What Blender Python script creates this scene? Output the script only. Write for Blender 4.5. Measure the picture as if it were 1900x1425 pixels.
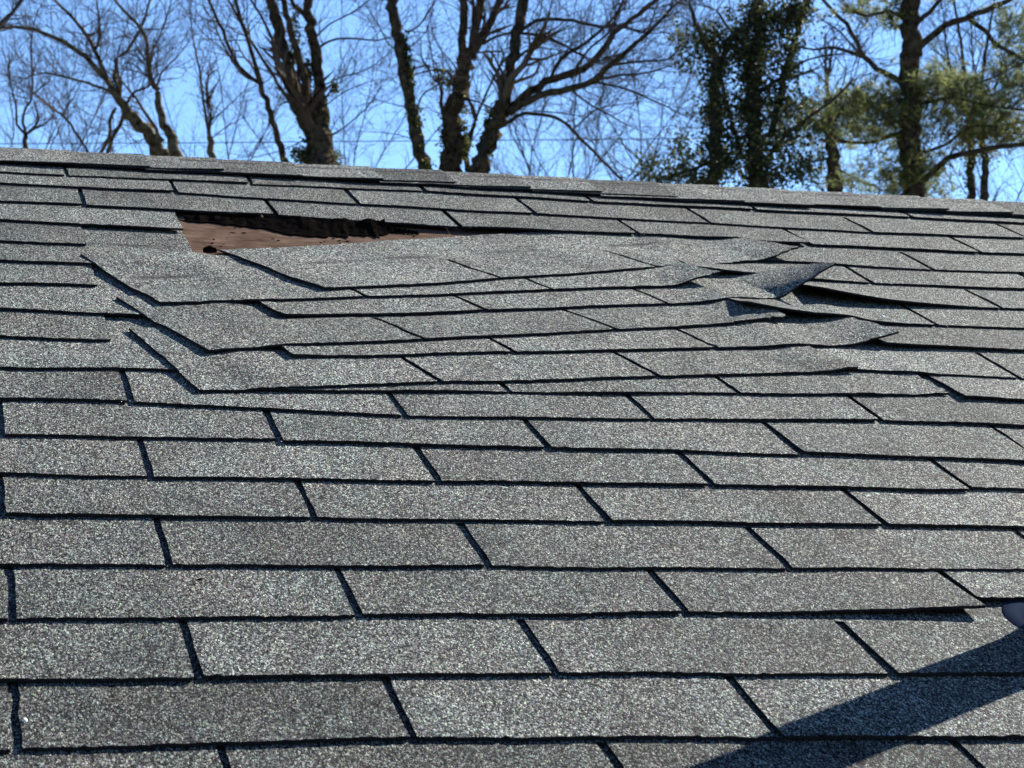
import bpy, bmesh, math, random
import numpy as np
from mathutils import Vector, Matrix, Quaternion

scene = bpy.context.scene
for o in list(bpy.data.objects): bpy.data.objects.remove(o)
COL = scene.collection
rng = random.Random(11)
nrg = np.random.default_rng(7)

# ------------------------------------------------------------------ roof frame -> world
PITCH = math.atan(5/12); CT, ST = math.cos(PITCH), math.sin(PITCH); Z0 = 4.5
ROOF = Matrix(((1,0,0,0),(0,CT,-ST,0),(0,ST,CT,Z0),(0,0,0,1)))   # u along ridge, v up the slope, w off the roof

# ------------------------------------------------------------------ camera
cam = bpy.data.cameras.new('camera'); cam_o = bpy.data.objects.new('camera', cam); COL.objects.link(cam_o)
cam.sensor_width = 36; cam.lens = 80.81; cam.clip_start = 0.05; cam.clip_end = 6000
ax = [Vector((0.967962,-0.25109,0.001708)), Vector((-0.029642,-0.107512,0.993762)), Vector((0.24934,0.961975,0.11151))]
cm = Matrix((ax[0], ax[1], -ax[2])).transposed().to_4x4(); cm.translation = (-0.07979,-3.80900,3.73286)
cam_o.matrix_world = cm
cam.dof.use_dof = True; cam.dof.focus_distance = 2.75; cam.dof.aperture_fstop = 26
scene.camera = cam_o

# ------------------------------------------------------------------ sky, sun, exposure
SUN = Vector((0.70920, 0.43753, 0.55282))
world = bpy.data.worlds.new('World'); scene.world = world; world.use_nodes = True
nt = world.node_tree; bg = nt.nodes['Background']
sky = nt.nodes.new('ShaderNodeTexSky'); sky.sky_type = 'NISHITA'; sky.sun_disc = False
sky.sun_elevation = math.asin(SUN.z); sky.sun_rotation = math.atan2(SUN.x, SUN.y)
sky.altitude = 1800; sky.air_density = 1.0; sky.dust_density = 0.0; sky.ozone_density = 6.0
nt.links.new(sky.outputs[0], bg.inputs[0]); bg.inputs[1].default_value = 0.05
sl = bpy.data.lights.new('sun', 'SUN'); sl.energy = 4.8; sl.angle = math.radians(0.53); sl.color = (1.0, 0.95, 0.87)
so = bpy.data.objects.new('sun', sl); COL.objects.link(so); so.rotation_euler = SUN.to_track_quat('Z','Y').to_euler(); so.location = (30, 20, 40)
vs = scene.view_settings; vs.view_transform = 'Standard'; vs.look = 'None'; vs.gamma = 1; vs.use_curve_mapping = False
vs.exposure = 2.3

# ------------------------------------------------------------------ materials
def mat(name):
    m = bpy.data.materials.new(name); m.use_nodes = True
    t = m.node_tree; return m, t, t.nodes['Principled BSDF']
def nd(t, typ, **kw):
    n = t.nodes.new(typ)
    for k, v in kw.items(): setattr(n, k, v)
    return n
def ramp(t, fac, stops):
    r = nd(t, 'ShaderNodeValToRGB'); e = r.color_ramp.elements
    while len(e) < len(stops): e.new(0.5)
    for el, (p, c) in zip(e, stops): el.position = p; el.color = tuple(c)+(1,)
    t.links.new(fac, r.inputs[0]); return r.outputs[0]
def mix(t, a, b, fac, blend='MIX'):
    m = nd(t, 'ShaderNodeMix', data_type='RGBA', blend_type=blend)
    for s, v in ((m.inputs[6], a), (m.inputs[7], b), (m.inputs[0], fac)):
        if isinstance(v, (int, float)): s.default_value = v
        elif isinstance(v, tuple): s.default_value = v+(1,)
        else: t.links.new(v, s)
    return m.outputs[2]
def noise(t, vec, scale, detail=2.0, rough=0.5):
    n = nd(t, 'ShaderNodeTexNoise'); n.inputs['Scale'].default_value = scale; n.inputs['Detail'].default_value = detail; n.inputs['Roughness'].default_value = rough
    t.links.new(vec, n.inputs['Vector']); return n.outputs[0]
def math_(t, op, a, b=None, clamp=False):
    n = nd(t, 'ShaderNodeMath', operation=op, use_clamp=clamp)
    for s, v in zip(n.inputs, (a, b)):
        if v is None: continue
        if isinstance(v, (int, float)): s.default_value = v
        else: t.links.new(v, s)
    return n.outputs[0]

def granule_material():
    m, t, b = mat('grey_granules')
    L = t.links.new
    tc = nd(t, 'ShaderNodeTexCoord'); oi = nd(t, 'ShaderNodeObjectInfo')
    sep = nd(t, 'ShaderNodeSeparateColor'); L(oi.outputs['Color'], sep.inputs[0])
    off = nd(t, 'ShaderNodeVectorMath', operation='SCALE'); L(oi.outputs['Color'], off.inputs[0]); off.inputs['Scale'].default_value = 7.3
    mp = nd(t, 'ShaderNodeMapping'); mp.inputs['Scale'].default_value = (1, .42, 1); L(tc.outputs['Object'], mp.inputs[0])
    vec = nd(t, 'ShaderNodeVectorMath', operation='ADD'); L(mp.outputs[0], vec.inputs[0]); L(off.outputs[0], vec.inputs[1]); V = vec.outputs[0]
    def vor(scale):
        v = nd(t, 'ShaderNodeTexVoronoi'); v.inputs['Scale'].default_value = scale; L(V, v.inputs['Vector']); return v
    v1 = vor(1050); v2 = vor(600)
    s1 = nd(t, 'ShaderNodeSeparateColor'); L(v1.outputs['Color'], s1.inputs[0])
    s2 = nd(t, 'ShaderNodeSeparateColor'); L(v2.outputs['Color'], s2.inputs[0])
    val = math_(t, 'ADD', math_(t, 'MULTIPLY', s1.outputs[0], .78), math_(t, 'MULTIPLY', s2.outputs[1], .22))
    col = ramp(t, val, [(.14,(.0020,.0024,.0028)), (.34,(.0130,.0140,.0145)), (.54,(.046,.048,.0475)), (.74,(.125,.129,.123)), (.95,(.34,.345,.325))])
    hue = mix(t, col, v2.outputs['Color'], .22, 'OVERLAY')
    hue = mix(t, col, hue, .55)
    # slow blotches and per-tab tone
    blo = noise(t, V, 7.0, 3, .55)
    tone = math_(t, 'ADD', math_(t, 'MULTIPLY', blo, 1.0), .50)
    tone = math_(t, 'MULTIPLY', tone, math_(t, 'ADD', math_(t, 'MULTIPLY', noise(t, V, 22, 3, .6), .7), .65))
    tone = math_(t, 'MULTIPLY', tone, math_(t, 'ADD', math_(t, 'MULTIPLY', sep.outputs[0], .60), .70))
    c2 = mix(t, hue, (1,1,1), 0.0); cc = nd(t, 'ShaderNodeVectorMath', operation='SCALE'); L(c2, cc.inputs[0]); L(tone, cc.inputs['Scale'])
    # slight green / violet drift of the granule blend
    dr = ramp(t, noise(t, V, 16, 2), [(.30,(.95,1.005,.995)), (.5,(1,1,.99)), (.70,(1.04,.99,.965))])
    c3 = mix(t, cc.outputs[0], dr, 1.0, 'MULTIPLY')
    # sealant line marks high on the strip (seen only on the slipped ones)
    sx = nd(t, 'ShaderNodeSeparateXYZ'); L(tc.outputs['Object'], sx.inputs[0])
    nb = noise(t, V, 30, 2)
    d = math_(t, 'ABSOLUTE', math_(t, 'SUBTRACT', math_(t, 'ADD', sx.outputs[1], math_(t, 'MULTIPLY', nb, .012)), .166))
    band = math_(t, 'SUBTRACT', 1.0, math_(t, 'DIVIDE', d, .015), True)
    brk = nd(t, 'ShaderNodeMapRange'); L(noise(t, V, 11, 2), brk.inputs[0]); brk.inputs[1].default_value = .43; brk.inputs[2].default_value = .58
    c4 = mix(t, c3, (.014,.014,.015), math_(t, 'MULTIPLY', math_(t, 'MULTIPLY', band, brk.outputs[0]), .85))
    L(c4, b.inputs['Base Color'])
    b.inputs['Roughness'].default_value = .8; b.inputs['Specular IOR Level'].default_value = .02
    bp_ = nd(t, 'ShaderNodeBump'); bp_.inputs['Strength'].default_value = .75; bp_.inputs['Distance'].default_value = .0011
    hh = math_(t, 'SUBTRACT', math_(t, 'MULTIPLY', s2.outputs[2], .5), v1.outputs['Distance'])
    L(hh, bp_.inputs['Height']); L(bp_.outputs[0], b.inputs['Normal'])
    return m
def simple(name, col, rough=.9, spec=.2, nscale=None, col2=None, bump=0, metallic=0, detail=4):
    m, t, b = mat(name); L = t.links.new
    b.inputs['Roughness'].default_value = rough; b.inputs['Specular IOR Level'].default_value = spec; b.inputs['Metallic'].default_value = metallic
    b.inputs['Base Color'].default_value = tuple(col)+(1,)
    if nscale:
        tc = nd(t, 'ShaderNodeTexCoord'); n = noise(t, tc.outputs['Object'], nscale, detail, .6)
        L(ramp(t, n, [(.32, col), (.68, col2 or col)]), b.inputs['Base Color'])
        if bump:
            bb = nd(t, 'ShaderNodeBump'); bb.inputs['Strength'].default_value = .6; bb.inputs['Distance'].default_value = bump
            L(n, bb.inputs['Height']); L(bb.outputs[0], b.inputs['Normal'])
    return m
def plywood():
    m, t, b = mat('weathered_plywood'); L = t.links.new
    tc = nd(t, 'ShaderNodeTexCoord'); mp = nd(t, 'ShaderNodeMapping'); mp.inputs['Scale'].default_value = (5, 22, 10); L(tc.outputs['Object'], mp.inputs[0])
    n = noise(t, mp.outputs[0], 3.0, 6, .65); n2 = noise(t, tc.outputs['Object'], 26, 4, .6)
    c = ramp(t, n, [(.25,(.040,.028,.022)), (.5,(.080,.054,.041)), (.75,(.125,.088,.068))])
    c = mix(t, c, ramp(t, n2, [(.35,(.45,.40,.36)), (.6,(1,1,1))]), .7, 'MULTIPLY')
    L(c, b.inputs['Base Color']); b.inputs['Roughness'].default_value = .95; b.inputs['Specular IOR Level'].default_value = 0
    bb = nd(t, 'ShaderNodeBump'); bb.inputs['Strength'].default_value = .7; bb.inputs['Distance'].default_value = .003
    L(n, bb.inputs['Height']); L(bb.outputs[0], b.inputs['Normal']); return m
def leafy(name, cols, trans=.35, rough=.45):
    m, t, b = mat(name); L = t.links.new
    gi = nd(t, 'ShaderNodeNewGeometry'); r = ramp(t, gi.outputs['Random Per Island'], cols); L(r, b.inputs['Base Color'])
    b.inputs['Roughness'].default_value = .65; b.inputs['Specular IOR Level'].default_value = .12
    tr = nd(t, 'ShaderNodeBsdfTranslucent'); L(mix(t, r, (.5,.55,.15), .06), tr.inputs[0])
    ms = nd(t, 'ShaderNodeMixShader'); ms.inputs[0].default_value = trans
    L(b.outputs[0], ms.inputs[1]); L(tr.outputs[0], ms.inputs[2]); L(ms.outputs[0], t.nodes['Material Output'].inputs[0]); return m

M_GRAN = granule_material()
M_EDGE = simple('asphalt_edge', (.006,.006,.007), .9, .1, 300, (.016,.016,.017), .0005)
M_FELT = simple('torn_felt', (.0015,.0014,.0014), 1, .0, 60, (.005,.004,.0036), .002)
M_WOOD = plywood()
M_METAL = simple('grey_flashing', (.012,.017,.030), .8, 0, 20, (.018,.024,.040), 0, 0)
M_PIPE = simple('weathered_pipe', (.46,.46,.45), .6, .4, 12, (.56,.55,.53))
M_WALL = simple('painted_siding', (.60,.58,.54), .8, .3, 3, (.66,.64,.60))
M_TRIM = simple('white_trim', (.74,.74,.72), .6, .4, 4, (.80,.80,.78))
M_GROUND = simple('winter_grass', (.075,.078,.035), .95, .1, .35, (.13,.11,.06), .05)
M_BARK = simple('grey_brown_bark', (.006,.005,.0042), 1, .0, 14, (.062,.052,.038), .04)
M_MOSSB = simple('mossy_bark', (.012,.010,.007), 1, .0, 11, (.115,.098,.064), .04)
M_TWIG = simple('bare_twigs', (.036,.028,.024), 1, .0, 2, (.085,.068,.058))
M_IVY = leafy('ivy_leaves', [(0,(.007,.012,.004)), (.45,(.018,.028,.008)), (.8,(.040,.050,.016)), (1,(.15,.15,.07))])
M_EVER = leafy('evergreen_leaves', [(0,(.006,.012,.008)), (.5,(.017,.029,.016)), (.84,(.040,.054,.024)), (1,(.12,.12,.055))], .3)
M_NEED = leafy('pine_needles', [(0,(.018,.034,.014)), (.5,(.070,.095,.034)), (1,(.26,.265,.11))], .45, .5)
M_CABLE = simple('black_cable', (.02,.02,.022), .6)
M_PALE = simple('pale_fibre', (.62,.60,.55), .8)

# ------------------------------------------------------------------ object helpers
def link(name, me, parent=None, mw=None, **props):
    o = bpy.data.objects.new(name, me); COL.objects.link(o)
    if parent is not None: o.parent = parent
    if mw is not None: o.matrix_local = mw
    for k, v in props.items(): o[k] = v
    return o
def mesh(name, verts, faces, mats, mi=None, smooth=False):
    me = bpy.data.meshes.new(name); me.from_pydata([tuple(v) for v in verts], [], faces)
    for m in mats: me.materials.append(m)
    if mi is not None: me.polygons.foreach_set('material_index', mi)
    if smooth: me.polygons.foreach_set('use_smooth', [True]*len(me.polygons))
    me.update(); return me
def sheet(name, P, t, mats=None, nrm=None):
    """solid sheet from a grid P[i][j] of top points; thickness t along -z (or -nrm)"""
    n, m = len(P), len(P[0]); V = []; F = []; MI = []
    for i in range(n):
        for j in range(m): V.append(P[i][j])
    for i in range(n):
        for j in range(m):
            q = nrm[i][j] if nrm else (0,0,1); p = P[i][j]
            V.append((p[0]-q[0]*t, p[1]-q[1]*t, p[2]-q[2]*t))
    N = n*m; ix = lambda i, j: i*m+j
    for i in range(n-1):
        for j in range(m-1):
            F.append((ix(i,j), ix(i+1,j), ix(i+1,j+1), ix(i,j+1))); MI.append(0)
            F.append((N+ix(i,j), N+ix(i,j+1), N+ix(i+1,j+1), N+ix(i+1,j))); MI.append(1)
    for i in range(n-1):
        F.append((ix(i+1,0), ix(i,0), N+ix(i,0), N+ix(i+1,0))); MI.append(1)
        F.append((ix(i,m-1), ix(i+1,m-1), N+ix(i+1,m-1), N+ix(i,m-1))); MI.append(1)
    for j in range(m-1):
        F.append((ix(0,j), ix(0,j+1), N+ix(0,j+1), N+ix(0,j))); MI.append(1)
        F.append((ix(n-1,j+1), ix(n-1,j), N+ix(n-1,j), N+ix(n-1,j+1))); MI.append(1)
    return mesh(name, V, F, mats or [M_GRAN, M_EDGE], MI)
def boxmesh(name, lo, hi, m):
    x0,y0,z0 = lo; x1,y1,z1 = hi
    V = [(x0,y0,z0),(x1,y0,z0),(x1,y1,z0),(x0,y1,z0),(x0,y0,z1),(x1,y0,z1),(x1,y1,z1),(x0,y1,z1)]
    F = [(0,3,2,1),(4,5,6,7),(0,1,5,4),(1,2,6,5),(2,3,7,6),(3,0,4,7)]
    return mesh(name, V, F, [m])

ROWS = {
 1: [(-2.5,-0.762,0,-0.4572,0), (-1.5,-0.4572,0,-0.1524,-0.0065), (-0.5,-0.1524,-0.007,0.146,-0.0037), (0.5,0.146,-0.0048,0.4531,0.0134), (1.5,0.4531,0.007,0.7562,0.0224), (2.5,0.7562,0.0217,1.0548,0.0078), (3.5,1.0548,0.0069,1.3596,0.0082), (4.5,1.3596,0.0073,1.6644,0.0145), (5.5,1.6644,0.0143,1.9812,0.0079), (6.5,1.9812,0.0075,2.286,0.0002), (7.5,2.286,0,2.5908,0), (8.5,2.5908,0,2.8956,0)],
 2: [(-3,-0.9144,-0.1292,-0.6096,-0.1292), (-2,-0.6096,-0.1292,-0.3048,-0.1238), (-1,-0.3048,-0.1222,0,-0.0923), (0,0,-0.0907,0.3168,-0.0906), (1,0.3168,-0.101,0.6157,-0.118), (2,0.6157,-0.1179,0.9167,-0.1255), (3,0.9167,-0.1263,1.2286,-0.1294), (4,1.2286,-0.1312,1.5237,-0.1422), (5,1.5237,-0.1417,1.8288,-0.1235), (6,1.8288,-0.1234,2.1336,-0.1277), (7,2.1336,-0.128,2.4384,-0.1292), (8,2.4384,-0.1292,2.7432,-0.1292)],
 3: [(-2.5,-0.762,-0.2584,-0.4572,-0.2584), (-1.5,-0.4572,-0.2584,-0.1524,-0.2415), (-0.5,-0.1524,-0.2402,0.1615,-0.2239), (0.5,0.1615,-0.2315,0.4619,-0.2363), (1.5,0.4619,-0.2381,0.7589,-0.259), (2.5,0.7589,-0.2583,1.064,-0.2469), (3.5,1.064,-0.2468,1.3612,-0.2673), (4.5,1.3612,-0.2685,1.6749,-0.2621), (5.5,1.6749,-0.262,1.9812,-0.2617), (6.5,1.9812,-0.2614,2.286,-0.2584), (7.5,2.286,-0.2584,2.5908,-0.2584), (8.5,2.5908,-0.2584,2.8956,-0.2584)],
 4: [(-3,-0.9144,-0.3876,-0.6096,-0.3876), (-2,-0.6096,-0.3876,-0.3048,-0.3844), (-1,-0.3048,-0.3835,0,-0.3678), (0,0,-0.3669,0.3048,-0.373), (4,1.2192,-0.4051,1.5184,-0.4193), (5,1.5184,-0.4181,1.8288,-0.4002), (6,1.8288,-0.3994,2.1336,-0.3876), (7,2.1336,-0.3876,2.4384,-0.3876), (8,2.4384,-0.3876,2.7432,-0.3876)],
 5: [(-3.5,-1.0668,-0.5168,-0.762,-0.5168), (-2.5,-0.762,-0.5168,-0.4572,-0.5168), (-1.5,-0.4572,-0.5168,-0.1524,-0.513), (-0.5,-0.1524,-0.5127,0.1524,-0.506), (3.5,1.0668,-0.5191,1.3662,-0.5307), (4.5,1.3662,-0.5311,1.6764,-0.5282), (5.5,1.6764,-0.5277,1.9812,-0.5185), (6.5,1.9812,-0.518,2.286,-0.5168), (7.5,2.286,-0.5168,2.5908,-0.5168), (8.5,2.5908,-0.5168,2.8956,-0.5168)],
 6: [(-3,-0.9144,-0.646,-0.6096,-0.646), (-2,-0.6096,-0.646,-0.3048,-0.6429), (-1,-0.3048,-0.6421,0,-0.6281), (0,0,-0.6273,0.3048,-0.6272), (4,1.2192,-0.6744,1.5227,-0.6693), (5,1.5227,-0.6682,1.8288,-0.653), (6,1.8288,-0.6522,2.1336,-0.646), (7,2.1336,-0.646,2.4384,-0.646), (8,2.4384,-0.646,2.7432,-0.646)],
 7: [(-3.5,-1.0668,-0.7752,-0.762,-0.7752), (-2.5,-0.762,-0.7752,-0.4572,-0.7752), (-1.5,-0.4572,-0.7752,-0.1524,-0.7669), (-0.5,-0.1524,-0.7663,0.1524,-0.751), (3.5,1.0668,-0.773,1.3628,-0.7905), (4.5,1.3628,-0.7901,1.6764,-0.7812), (5.5,1.6764,-0.7808,1.9812,-0.7752), (6.5,1.9812,-0.7752,2.286,-0.7752), (7.5,2.286,-0.7752,2.5908,-0.7752), (8.5,2.5908,-0.7752,2.8956,-0.7752)],
 8: [(-3,-0.9144,-0.9044,-0.6096,-0.9044), (-2,-0.6096,-0.9044,-0.3048,-0.9031), (-1,-0.3048,-0.9028,0,-0.8976), (0,0,-0.8974,0.3048,-0.9013), (4,1.2205,-0.9215,1.524,-0.9155), (5,1.524,-0.9149,1.8288,-0.9051), (6,1.8288,-0.9045,2.1336,-0.9044), (7,2.1336,-0.9044,2.4384,-0.9044), (8,2.4384,-0.9044,2.7432,-0.9044)],
 9: [(-3.5,-1.0668,-1.0336,-0.762,-1.0336), (-2.5,-0.762,-1.0336,-0.4572,-1.0336), (-1.5,-0.4572,-1.0336,-0.1524,-1.0321), (-0.5,-0.1524,-1.0319,0.1524,-1.0285), (3.5,1.0668,-1.0552,1.3633,-1.0668), (4.5,1.3633,-1.0679,1.6764,-1.0423), (5.5,1.6764,-1.0409,1.9812,-1.0336), (6.5,1.9812,-1.0336,2.286,-1.0336), (7.5,2.286,-1.0336,2.5908,-1.0336), (8.5,2.5908,-1.0336,2.8956,-1.0336)],
 10: [(-3,-0.9144,-1.1628,-0.6096,-1.1628), (-2,-0.6096,-1.1628,-0.3048,-1.1632), (-1,-0.3048,-1.1633,0,-1.165), (0,0,-1.1651,0.3048,-1.1528), (4,1.2292,-1.1782,1.524,-1.1721), (5,1.524,-1.1714,1.8288,-1.1628), (6,1.8288,-1.1628,2.1336,-1.1628), (7,2.1336,-1.1628,2.4384,-1.1628), (8,2.4384,-1.1628,2.7432,-1.1628)],
 11: [(-2.5,-0.762,-1.292,-0.4572,-1.292), (-1.5,-0.4572,-1.292,-0.1524,-1.2945), (-0.5,-0.1524,-1.2946,0.1524,-1.2913), (0.5,0.1524,-1.2933,0.4639,-1.3194), (1.5,0.4639,-1.3204,0.7683,-1.3055), (2.5,0.7683,-1.3042,1.0734,-1.2818), (3.5,1.0734,-1.2821,1.3716,-1.2933), (4.5,1.3716,-1.2933,1.6764,-1.292), (5.5,1.6764,-1.292,1.9812,-1.292), (6.5,1.9812,-1.292,2.286,-1.292), (7.5,2.286,-1.292,2.5908,-1.292), (8.5,2.5908,-1.292,2.8956,-1.292)],
 12: [(-3,-0.9144,-1.4212,-0.6096,-1.4212), (-2,-0.6096,-1.4212,-0.3048,-1.4229), (-1,-0.3048,-1.4232,0.0053,-1.4291), (0,0.0053,-1.4289,0.3046,-1.4175), (1,0.3046,-1.4264,0.6082,-1.4279), (2,0.6082,-1.4281,0.9132,-1.4312), (3,0.9132,-1.4246,1.2192,-1.4412), (4,1.2192,-1.4403,1.524,-1.4251), (5,1.524,-1.4242,1.8288,-1.4212), (6,1.8288,-1.4212,2.1336,-1.4212), (7,2.1336,-1.4212,2.4384,-1.4212), (8,2.4384,-1.4212,2.7432,-1.4212)],
 13: [(-2.5,-0.762,-1.5504,-0.4572,-1.5504), (-1.5,-0.4572,-1.5504,-0.1524,-1.5541), (-0.5,-0.1524,-1.5544,0.1521,-1.5563), (0.5,0.1521,-1.5591,0.4552,-1.5537), (1.5,0.4552,-1.5534,0.7631,-1.549), (2.5,0.7631,-1.5482,1.0742,-1.5495), (3.5,1.0742,-1.541,1.3716,-1.5471), (4.5,1.3716,-1.5474,1.6764,-1.5504), (5.5,1.6764,-1.5504,1.9812,-1.5504), (6.5,1.9812,-1.5504,2.286,-1.5504), (7.5,2.286,-1.5504,2.5908,-1.5504), (8.5,2.5908,-1.5504,2.8956,-1.5504)],
 14: [(-3,-0.9144,-1.6796,-0.6096,-1.6796), (-2,-0.6096,-1.6796,-0.3048,-1.6793), (-1,-0.3048,-1.6793,-0.0002,-1.6785), (0,-0.0002,-1.6768,0.304,-1.6773), (1,0.304,-1.6761,0.6098,-1.6718), (2,0.6098,-1.6716,0.9179,-1.6702), (3,0.9179,-1.67,1.2192,-1.6719), (4,1.2192,-1.6723,1.524,-1.6796), (5,1.524,-1.6796,1.8288,-1.6796), (6,1.8288,-1.6796,2.1336,-1.6796), (7,2.1336,-1.6796,2.4384,-1.6796), (8,2.4384,-1.6796,2.7432,-1.6796)],
 15: [(-2.5,-0.762,-1.8088,-0.4572,-1.8088), (-1.5,-0.4572,-1.8088,-0.1524,-1.8127), (-0.5,-0.1524,-1.8129,0.1483,-1.8124), (0.5,0.1483,-1.812,0.4524,-1.8067), (1.5,0.4524,-1.8066,0.7606,-1.8056), (2.5,0.7606,-1.8053,1.0668,-1.801), (3.5,1.0668,-1.8014,1.3716,-1.8076), (4.5,1.3716,-1.808,1.6764,-1.8088), (5.5,1.6764,-1.8088,1.9812,-1.8088), (6.5,1.9812,-1.8088,2.286,-1.8088), (7.5,2.286,-1.8088,2.5908,-1.8088), (8.5,2.5908,-1.8088,2.8956,-1.8088)],
 16: [(-3,-0.9144,-1.938,-0.6096,-1.938), (-2,-0.6096,-1.938,-0.3048,-1.9403), (-1,-0.3048,-1.9407,0.0029,-1.9472), (0,0.0029,-1.9451,0.3056,-1.9334), (1,0.3056,-1.9328,0.6143,-1.9228), (2,0.6143,-1.9228,0.9224,-1.9177), (3,0.9224,-1.9169,1.2192,-1.9295), (4,1.2192,-1.9304,1.524,-1.938), (5,1.524,-1.938,1.8288,-1.938), (6,1.8288,-1.938,2.1336,-1.938), (7,2.1336,-1.938,2.4384,-1.938), (8,2.4384,-1.938,2.7432,-1.938)],
 17: [(-2.5,-0.762,-2.0672,-0.4572,-2.0672), (-1.5,-0.4572,-2.0672,-0.1524,-2.0749), (-0.5,-0.1524,-2.0754,0.1487,-2.073), (0.5,0.1487,-2.0697,0.4537,-2.0623), (1.5,0.4537,-2.0622,0.7625,-2.0651), (2.5,0.7625,-2.0667,1.0668,-2.0639), (3.5,1.0668,-2.0641,1.3716,-2.0672), (4.5,1.3716,-2.0672,1.6764,-2.0672), (5.5,1.6764,-2.0672,1.9812,-2.0672), (6.5,1.9812,-2.0672,2.286,-2.0672), (7.5,2.286,-2.0672,2.5908,-2.0672), (8.5,2.5908,-2.0672,2.8956,-2.0672)],
 18: [(-3,-0.9144,-2.1964,-0.6096,-2.1964), (-2,-0.6096,-2.1964,-0.3048,-2.1985), (-1,-0.3048,-2.1989,-0.0008,-2.2039), (0,-0.0008,-2.202,0.3046,-2.1888), (1,0.3046,-2.1888,0.6091,-2.1937), (2,0.6091,-2.194,0.9144,-2.2004), (3,0.9144,-2.2002,1.2192,-2.1966), (4,1.2192,-2.1964,1.524,-2.1964), (5,1.524,-2.1964,1.8288,-2.1964), (6,1.8288,-2.1964,2.1336,-2.1964), (7,2.1336,-2.1964,2.4384,-2.1964), (8,2.4384,-2.1964,2.7432,-2.1964)],
 19: [(-2.5,-0.762,-2.3276,-0.4572,-2.3276), (-1.5,-0.4572,-2.3276,-0.1524,-2.3276), (-0.5,-0.1524,-2.3276,0.1524,-2.3276), (0.5,0.1524,-2.3276,0.4572,-2.3276), (1.5,0.4572,-2.3276,0.762,-2.3276), (2.5,0.762,-2.3276,1.0668,-2.3276), (3.5,1.0668,-2.3276,1.3716,-2.3276), (4.5,1.3716,-2.3276,1.6764,-2.3276), (5.5,1.6764,-2.3276,1.9812,-2.3276), (6.5,1.9812,-2.3276,2.286,-2.3276), (7.5,2.286,-2.3276,2.5908,-2.3276)],
 20: [(-3,-0.9144,-2.4568,-0.6096,-2.4568), (-2,-0.6096,-2.4568,-0.3048,-2.4568), (-1,-0.3048,-2.4568,0,-2.4568), (0,0,-2.4568,0.3048,-2.4568), (1,0.3048,-2.4568,0.6096,-2.4568), (2,0.6096,-2.4568,0.9144,-2.4568), (3,0.9144,-2.4568,1.2192,-2.4568), (4,1.2192,-2.4568,1.524,-2.4568), (5,1.524,-2.4568,1.8288,-2.4568), (6,1.8288,-2.4568,2.1336,-2.4568), (7,2.1336,-2.4568,2.4384,-2.4568)],
 21: [(-2.5,-0.762,-2.586,-0.4572,-2.586), (-1.5,-0.4572,-2.586,-0.1524,-2.586), (-0.5,-0.1524,-2.586,0.1524,-2.586), (0.5,0.1524,-2.586,0.4572,-2.586), (1.5,0.4572,-2.586,0.762,-2.586), (2.5,0.762,-2.586,1.0668,-2.586), (3.5,1.0668,-2.586,1.3716,-2.586), (4.5,1.3716,-2.586,1.6764,-2.586), (5.5,1.6764,-2.586,1.9812,-2.586), (6.5,1.9812,-2.586,2.286,-2.586), (7.5,2.286,-2.586,2.5908,-2.586)],
 22: [(-3,-0.9144,-2.7152,-0.6096,-2.7152), (-2,-0.6096,-2.7152,-0.3048,-2.7152), (-1,-0.3048,-2.7152,0,-2.7152), (0,0,-2.7152,0.3048,-2.7152), (1,0.3048,-2.7152,0.6096,-2.7152), (2,0.6096,-2.7152,0.9144,-2.7152), (3,0.9144,-2.7152,1.2192,-2.7152), (4,1.2192,-2.7152,1.524,-2.7152), (5,1.524,-2.7152,1.8288,-2.7152), (6,1.8288,-2.7152,2.1336,-2.7152), (7,2.1336,-2.7152,2.4384,-2.7152)],
 23: [(-2.5,-0.762,-2.8444,-0.4572,-2.8444), (-1.5,-0.4572,-2.8444,-0.1524,-2.8444), (-0.5,-0.1524,-2.8444,0.1524,-2.8444), (0.5,0.1524,-2.8444,0.4572,-2.8444), (1.5,0.4572,-2.8444,0.762,-2.8444), (2.5,0.762,-2.8444,1.0668,-2.8444), (3.5,1.0668,-2.8444,1.3716,-2.8444), (4.5,1.3716,-2.8444,1.6764,-2.8444), (5.5,1.6764,-2.8444,1.9812,-2.8444), (6.5,1.9812,-2.8444,2.286,-2.8444), (7.5,2.286,-2.8444,2.5908,-2.8444)],
 24: [(-3,-0.9144,-2.9736,-0.6096,-2.9736), (-2,-0.6096,-2.9736,-0.3048,-2.9736), (-1,-0.3048,-2.9736,0,-2.9736), (0,0,-2.9736,0.3048,-2.9736), (1,0.3048,-2.9736,0.6096,-2.9736), (2,0.6096,-2.9736,0.9144,-2.9736), (3,0.9144,-2.9736,1.2192,-2.9736), (4,1.2192,-2.9736,1.524,-2.9736), (5,1.524,-2.9736,1.8288,-2.9736), (6,1.8288,-2.9736,2.1336,-2.9736), (7,2.1336,-2.9736,2.4384,-2.9736)],
}
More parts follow.
